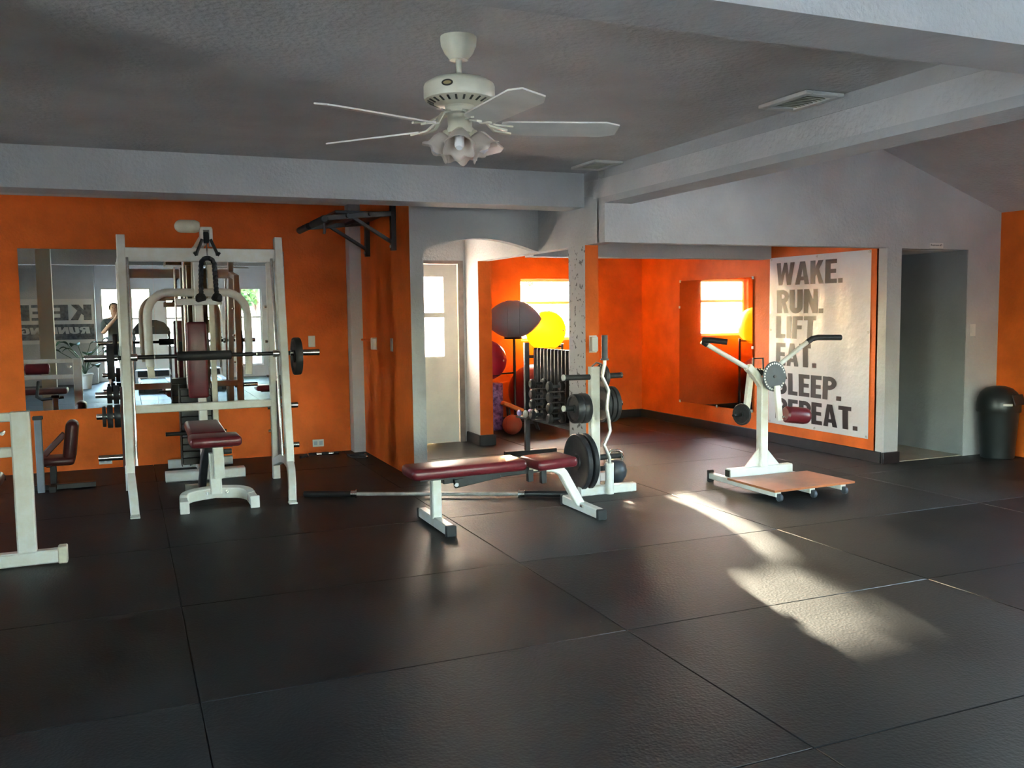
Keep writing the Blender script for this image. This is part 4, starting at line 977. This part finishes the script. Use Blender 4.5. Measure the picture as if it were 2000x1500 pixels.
t = thing('bar_rack', 'dark metal rack of upright bars and dumbbells just inside the alcove', 'rack', (3.72, 7.7, 0))
RY0, RY1 = 7.14, 8.28
for y_ in (RY1, RY0):
    MB().sq([(3.665, y_, .03), (3.665, y_, 1.12)], .05, .045, (0, 1, 0)).build('post', 'dark_grey_metal', t)
    MB().sq([(3.42 if y_ > 8 else 3.62, y_, .022), (3.98, y_, .022)], .05, .044).build('base_foot', BM, t)
    MB().beam((3.665, y_, .98), (3.83, y_, .98), .03, .03).build('top_tie', 'dark_grey_metal', t)
    MB().beam((3.79, y_, .375), (3.665, y_, .375), .03, .03).build('side_tie', 'dark_grey_metal', t)
MB().sq([(3.665, RY0, .375), (3.665, RY1, .375)], .05, .03).build('front_rail', 'dark_grey_metal', t)
MB().sq([(3.80, RY0, .375), (3.80, RY1, .375)], .05, .03).build('rear_rail', 'dark_grey_metal', t)
MB().bx((3.64, RY0+.02, .385), (3.83, RY1-.02, .398)).build('tray', BM, t)
MB().sq([(3.83, RY0, .98), (3.83, RY1, .98)], .03, .03).build('top_rail', 'dark_grey_metal', t)
rack = t
bar0 = None; NB = 13
ordn = ['first', 'second', 'third', 'fourth', 'fifth', 'sixth', 'seventh', 'eighth', 'ninth', 'tenth', 'eleventh', 'twelfth', 'thirteenth']
for k_ in range(NB):
    y_ = 8.205-.078*k_
    if bar0 is None:
        bar0 = MB().lathe([(0, .398), (.018, .398), (.024, .41), (.024, 1.055), (.018, 1.07), (0, 1.07)], (3.735, y_, 0), (0, 0, 1), 12).build('weighted_bar', 'bar_dark', None, (3.735, y_, .398)); o = bar0
    else:
        o = bar0.copy(); C.objects.link(o); o.location = (3.735, y_, .398)
    tag(o, '%s dark upright bar from the left end of the alcove bar rack' % ordn[k_], 'weighted bar', 'weighted bars in the alcove rack')
def dumbbell(c, material, label, rad=.045, ln=.17):
    t = thing('dumbbell', label, 'dumbbell', (c[0], c[1], c[2]-rad), 'dumbbells on the alcove rack')
    for sx in (-1, 1):
        MB().cyl((c[0]+sx*.04, c[1], c[2]), (c[0]+sx*ln/2, c[1], c[2]), rad, 16, .012).build('head', material, t)
    MB().cyl((c[0]-.041, c[1], c[2]), (c[0]+.041, c[1], c[2]), .014, 12).build('handle', 'dark_grey_metal', t)
    return t
names = ['bottom', 'second', 'third', 'top']
for col, y_ in ((0, 7.84), (1, 7.46)):
    for k_ in range(4):
        dumbbell((3.59, y_, .452+k_*.098), 'cast_iron', '%s dumbbell of the %s stack on the bar rack' % (names[k_], ['left', 'right'][col]), .0475)
        MB().bx((3.55, y_-.05, .398+k_*.098), (3.665, y_+.05, .4035+k_*.098)).build('dumbbell_shelf', BM, rack)
dumbbell((3.60, 8.19, .432), 'purple_plastic', 'small purple dumbbell at the left end of the rack tray', .033, .15)
dumbbell((3.60, 8.04, .437), 'plastic_white', 'small pale dumbbell next to the purple one', .038, .15)
MB().bx((3.53, 7.97, .385), (3.66, 8.25, .398)).build('side_tray', BM, rack)

# ------------------------------------------------------------------ behind the camera (seen in the mirrors)
def treadmill(x):
    t = thing('treadmill', 'silver treadmill reflected in the mirror beside the photographer', 'treadmill', (x, -.1, 0), 'treadmills facing the windows')
    MB().bx((x-.25, -1.0, .10), (x+.25, .72, .17), .01).build('deck', 'black_metal', t)
    MB().bx((x-.23, -.62, .17), (x+.23, .70, .178)).build('belt', 'black_rubber', t)
    for sx in (-1, 1):
        MB().bx((x+sx*.25-.04, -.70, .08), (x+sx*.25+.075*sx*.5+.04, .74, .20), .012).build('side_rail', 'silver_plastic', t)
        MB().sq([(x+sx*.34, -.95, .05), (x+sx*.33, -.80, .75), (x+sx*.32, -.72, 1.12)], .05, .06).build('upright', 'dark_grey_metal', t)
        MB().tube([(x+sx*.31, -.70, 1.02), (x+sx*.31, -.40, .98), (x+sx*.31, -.28, .96)], .018, 10).build('handrail', 'black_rubber', t)
        MB().bx((x+sx*.25-.05, -1.0, 0), (x+sx*.25+.05, -.9, .11), .008).build('front_foot', 'black_rubber', t)
        MB().bx((x+sx*.25-.05, .60, 0), (x+sx*.25+.05, .70, .09), .008).build('rear_foot', 'black_rubber', t)
    hd = MB().prism([(-1.05, .08), (-.55, .08), (-.55, .20), (-.72, .33), (-.98, .34), (-1.05, .26)], .66, Matrix(((0, 0, 1, x-.33), (1, 0, 0, 0), (0, 1, 0, 0), (0, 0, 0, 1)))).build('motor_hood', 'silver_plastic', t)
    MB().box((x, -.625, .273), (.58, .16, .012), Matrix.Rotation(R(-37), 3, 'X')).build('hood_stripe', 'black_metal', hd)
    cn = MB().prism([(-.36, 1.05), (.36, 1.05), (.34, 1.16), (.24, 1.28), (.10, 1.33), (-.10, 1.33), (-.24, 1.28), (-.34, 1.16)], .10, Matrix(((1, 0, 0, x), (0, 0, 1, -.80), (0, 1, 0, 0), (0, 0, 0, 1)))).build('console', 'gum_rubber', t)
    MB().bx((x-.14, -.70, 1.16), (x+.14, -.695, 1.26)).build('display', 'badge_black', cn)
    for k_ in range(3): MB().bx((x-.05+k_*.035, -.695, 1.20), (x-.025+k_*.035, -.692, 1.21)).build('display_digit', 'badge_gold', cn)
    return t
t1 = treadmill(.49)
tag(dup(t1, (1.46, -.1, 0)), 'second silver treadmill, reflected right of the one beside the photographer', 'treadmill')

t = thing('potted_plant', 'leafy green plant in a white pot, reflected in the left mirror', 'plant', (-.75, -.95, 0))
MB().lathe([(0, 0), (.10, 0), (.135, .26), (.15, .27), (.15, .30), (.128, .30), (.122, .27), (0, .26)], (-.75, -.95, 0), (0, 0, 1), 24).build('pot', 'plastic_white', t)
MB().lathe([(0, .262), (.12, .262), (0, .27)], (-.75, -.95, 0), (0, 0, 1), 20).build('soil', 'soil', t)
random.seed(11)
for k_ in range(15):
    a = random.uniform(0, 6.28); h = random.uniform(.45, .95); sp_ = random.uniform(.12, .45); d = Vector((math.cos(a), math.sin(a), 0))
    base = Vector((-.75, -.95, .26)); tip = base+d*sp_+Vector((0, 0, h-.26))
    stem = MB().tube([base, base+d*sp_*.3+Vector((0, 0, (h-.26)*.6)), tip], .006, 5).build('stem', 'leaf_green', t)
    n_ = Vector((-d.y, d.x, 0)); lb = MB(); rows = []; L_ = random.uniform(.2, .32); W_ = L_*.46
    for i in range(7):
        f_ = i/6; wd = W_*math.sin(math.pi*(.08+.9*f_))**.8
        cpt = tip+d*L_*f_*.8+Vector((0, 0, L_*.35*math.sin(f_*2.4)-.08*f_))
        rows.append([lb.bm.verts.new(cpt-n_*wd+Vector((0, 0, .25*wd))), lb.bm.verts.new(cpt), lb.bm.verts.new(cpt+n_*wd+Vector((0, 0, .25*wd)))])
    for A_, B_ in zip(rows[:-1], rows[1:]):
        for i in range(2): lb.bm.faces.new((A_[i], A_[i+1], B_[i+1], B_[i]))
    lf = lb.build('leaf', 'leaf_green', t)
    md = lf.modifiers.new('thick', 'SOLIDIFY'); md.thickness = .002

t = thing('running_banner', 'black and white banner printed KEEP RUNNING, reflected in the left mirror', 'banner', (-1.45, SY+.555, .84))
BYY = SY+.551
MB().bx((-2.2, BYY, .86), (-.58, BYY+.004, 1.78)).build('sheet', 'plastic_white', t)
SB = Matrix(((-1, 0, 0, -.62), (0, 0, 1, BYY+.004), (0, 1, 0, 0), (0, 0, 0, 1)))
letters('KEEP', 0, 1.34, .32, 1.5, SB, .002, 'print_grey', t)
MB().bx((-2.2, BYY+.004, .94), (-.58, BYY+.0055, 1.26)).build('print_band', 'print_grey', t)
SB2 = Matrix(((-1, 0, 0, -.66), (0, 0, 1, BYY+.0055), (0, 1, 0, 0), (0, 0, 0, 1)))
letters('RUNNING', 0, 1.06, .14, 1.30, SB2, .002, 'plastic_white', t, italic=.15)

# the photographer, seen only in the mirror
def person():
    t = thing('person', 'person in dark shirt and shorts holding up a phone, reflected in the left mirror', 'person', (-.17, -.36, 0))
    V = []; E_ = []; Rr = []
    def v(p, r_, par=None):
        V.append(Vector(p)-Vector((-.17, -.36, 0))); Rr.append(r_)
        if par is not None: E_.append((par, len(V)-1))
        return len(V)-1
    pel = v((-.17, -.36, .90), (.155, .11)); w_ = v((-.17, -.36, 1.02), (.135, .095), pel); ch = v((-.17, -.36, 1.20), (.16, .11), w_)
    up = v((-.17, -.36, 1.31), (.13, .09), ch); nk = v((-.17, -.345, 1.40), (.052, .052), up)
    h1 = v((-.17, -.315, 1.475), (.068, .075), nk); h2 = v((-.17, -.315, 1.56), (.078, .095), h1); h3 = v((-.17, -.325, 1.625), (.070, .085), h2); v((-.17, -.33, 1.66), (.035, .04), h3)
    for sx, wr in ((-1, (-.135, -.075, 1.395)), (1, (.055, -.075, 1.40))):
        hip = v((-.17+sx*.095, -.36, .84), (.095, .10), pel); kn = v((-.17+sx*.105, -.34, .48), (.058, .06), hip)
        cf_ = v((-.17+sx*.108, -.365, .33), (.056, .058), kn); an = v((-.17+sx*.11, -.37, .09), (.038, .042), cf_); toe = v((-.17+sx*.115, -.30, .045), (.045, .04), an); v((-.17+sx*.12, -.19, .035), (.04, .03), toe)
        sh_ = v((-.17+sx*.185, -.36, 1.32), (.065, .065), up); el = v((-.17+sx*.215, -.27, 1.09), (.046, .046), sh_); fm = v((Vector((-.17+sx*.215, -.27, 1.09))+Vector(wr))/2, (.04, .04), el)
        wi = v(wr, (.026, .028), fm)
        wv = Vector(wr); pm = v(wv+Vector((-sx*.005, .018, .04)), (.034, .018), wi)
        bend = Vector((-sx*.02, .022, .012))
        for k_ in range(4):
            b0 = wv+Vector((sx*.012-sx*.012*k_*.3, .026, .035+.017*k_))
            f1 = v(b0+bend*.9, .0085, pm); v(b0+bend*1.5+Vector((-sx*.018, .003, .0)), .0072, f1)
        th_ = v(wv+Vector((-sx*.022, .006, .035)), .0105, pm); v(wv+Vector((-sx*.035, .016, .062)), .009, th_)
    me = bpy.data.meshes.new('body'); me.from_pydata(V, E_, [])
    o = bpy.data.objects.new('body_tmp', me); C.objects.link(o)
    sk = o.modifiers.new('skin', 'SKIN'); sk.use_smooth_shade = True
    sd = o.modifiers.new('sub', 'SUBSURF'); sd.levels = 2; sd.render_levels = 2
    for i, r_ in enumerate(Rr):
        d = me.skin_vertices[0].data[i]; d.radius = r_ if isinstance(r_, tuple) else (r_, r_); d.use_root = (i == 0)
    dg = bpy.context.evaluated_depsgraph_get(); m2 = bpy.data.meshes.new_from_object(o.evaluated_get(dg))
    bpy.data.objects.remove(o); bpy.data.meshes.remove(me)
    for q in ('skin', 'shirt_dark', 'shorts_dark', 'shoe_white'): m2.materials.append(MATS[q])
    for p in m2.polygons:
        c = p.center; p.use_smooth = True
        i = 0
        if c.z < .095: i = 3
        elif c.z < .52: i = 0
        elif c.z < .96: i = 2
        elif c.z < 1.375 and c.y < .118 and not (abs(c.x) > .17 and c.z < 1.13): i = 1
        p.material_index = i
    b = bpy.data.objects.new('body', m2); C.objects.link(b); b.parent = t; ORG[b.name] = ORG[t.name]
    # face and hair
    hc = Vector((-.17, -.325, 1.565))
    hr = MB(); hr.sphere(hc+Vector((0, -.012, .022)), .092, 20, (1.0, 1.12, 1.0))
    bmesh.ops.delete(hr.bm, geom=[q for q in hr.bm.verts if (q.co.y > hc.y+.045 and q.co.z < hc.z+.055) or q.co.z < hc.z-.05], context='VERTS')
    hr.build('hair', 'hair_dark', t)
    MB().sphere((-.17, -.235, 1.55), .013, 10, (.9, 1.2, 1.3)).build('nose', 'skin', t)
    for sx in (-1, 1):
        MB().sphere((-.17+sx*.083, -.325, 1.555), .02, 10, (.45, .8, 1.3)).build('ear', 'skin', t)
        MB().sphere((-.17+sx*.03, -.243, 1.575), .009, 8).build('eye', 'hair_dark', t)
    MB().box((-.17, -.24, 1.515), (.045, .008, .008), None, .003).build('mouth', 'ball_darkred', t)
person()
t = thing('phone', 'dark phone held up by the reflected photographer', 'phone', (-.04, -.012, 1.415))
MB().box((-.04, -.016, 1.45), (.15, .009, .074), None, .004, 2).build('case', 'badge_black', t)
MB().cyl((0, -.0115, 1.45), (0, -.0095, 1.45), .007, 14).build('lens', 'dark_grey_metal', t)

# ------------------------------------------------------------------ trees outside
def tree(loc, label, clusters, n, seed, size=.13, trunk_h=2.6):
    random.seed(seed)
    t = thing('tree', label, 'tree', loc, 'trees outside the windows')
    tr = MB().tube([Vector(loc), Vector(loc)+Vector((.05, 0, trunk_h*.5)), Vector(loc)+Vector((-.05, .05, trunk_h))], .11, 9)
    tr.build('trunk', 'bark', t)
    for c, r_ in clusters:
        MB().tube([Vector(loc)+Vector((0, 0, trunk_h*.6)), (Vector(loc)+Vector((0, 0, trunk_h))+Vector(c))/2, Vector(c)], .03, 6).build('branch', 'bark', t)
    lf = MB(); tot = sum(r_**2 for c, r_ in clusters)
    for c, r_ in clusters:
        for _ in range(int(n*r_**2/tot)):
            while True:
                p = Vector((random.uniform(-1, 1), random.uniform(-1, 1), random.uniform(-1, 1)))
                if p.length < 1: break
            p = Vector(c)+p*r_; s_ = size*random.uniform(.6, 1.2)
            a = Vector((random.gauss(0, 1), random.gauss(0, 1), random.gauss(0, 1))).normalized(); b = a.orthogonal().normalized()
            lf.quad(p+a*s_, p+b*s_*.45, p-a*s_, p-b*s_*.45)
    o = lf.build('foliage', 'tree_leaf', t, smooth=False); o['kind'] = 'stuff'
tree((8.3, 15.6, -.2), 'leafy tree standing outside beyond the alcove window', [((6.62, 14.5, 2.70), .48), ((7.5, 15.0, 3.2), .9), ((8.4, 15.4, 3.7), 1.1), ((6.55, 14.6, 2.1), .25)], 3600, 5, .11)
tree((3.4, -7.0, -.2), 'leafy tree outside the tall windows, seen in the mirror', [((3.4, -7.0, 2.8), 1.2), ((2.6, -6.8, 2.0), .7), ((4.3, -7.0, 2.2), .8)], 2500, 6, .14)
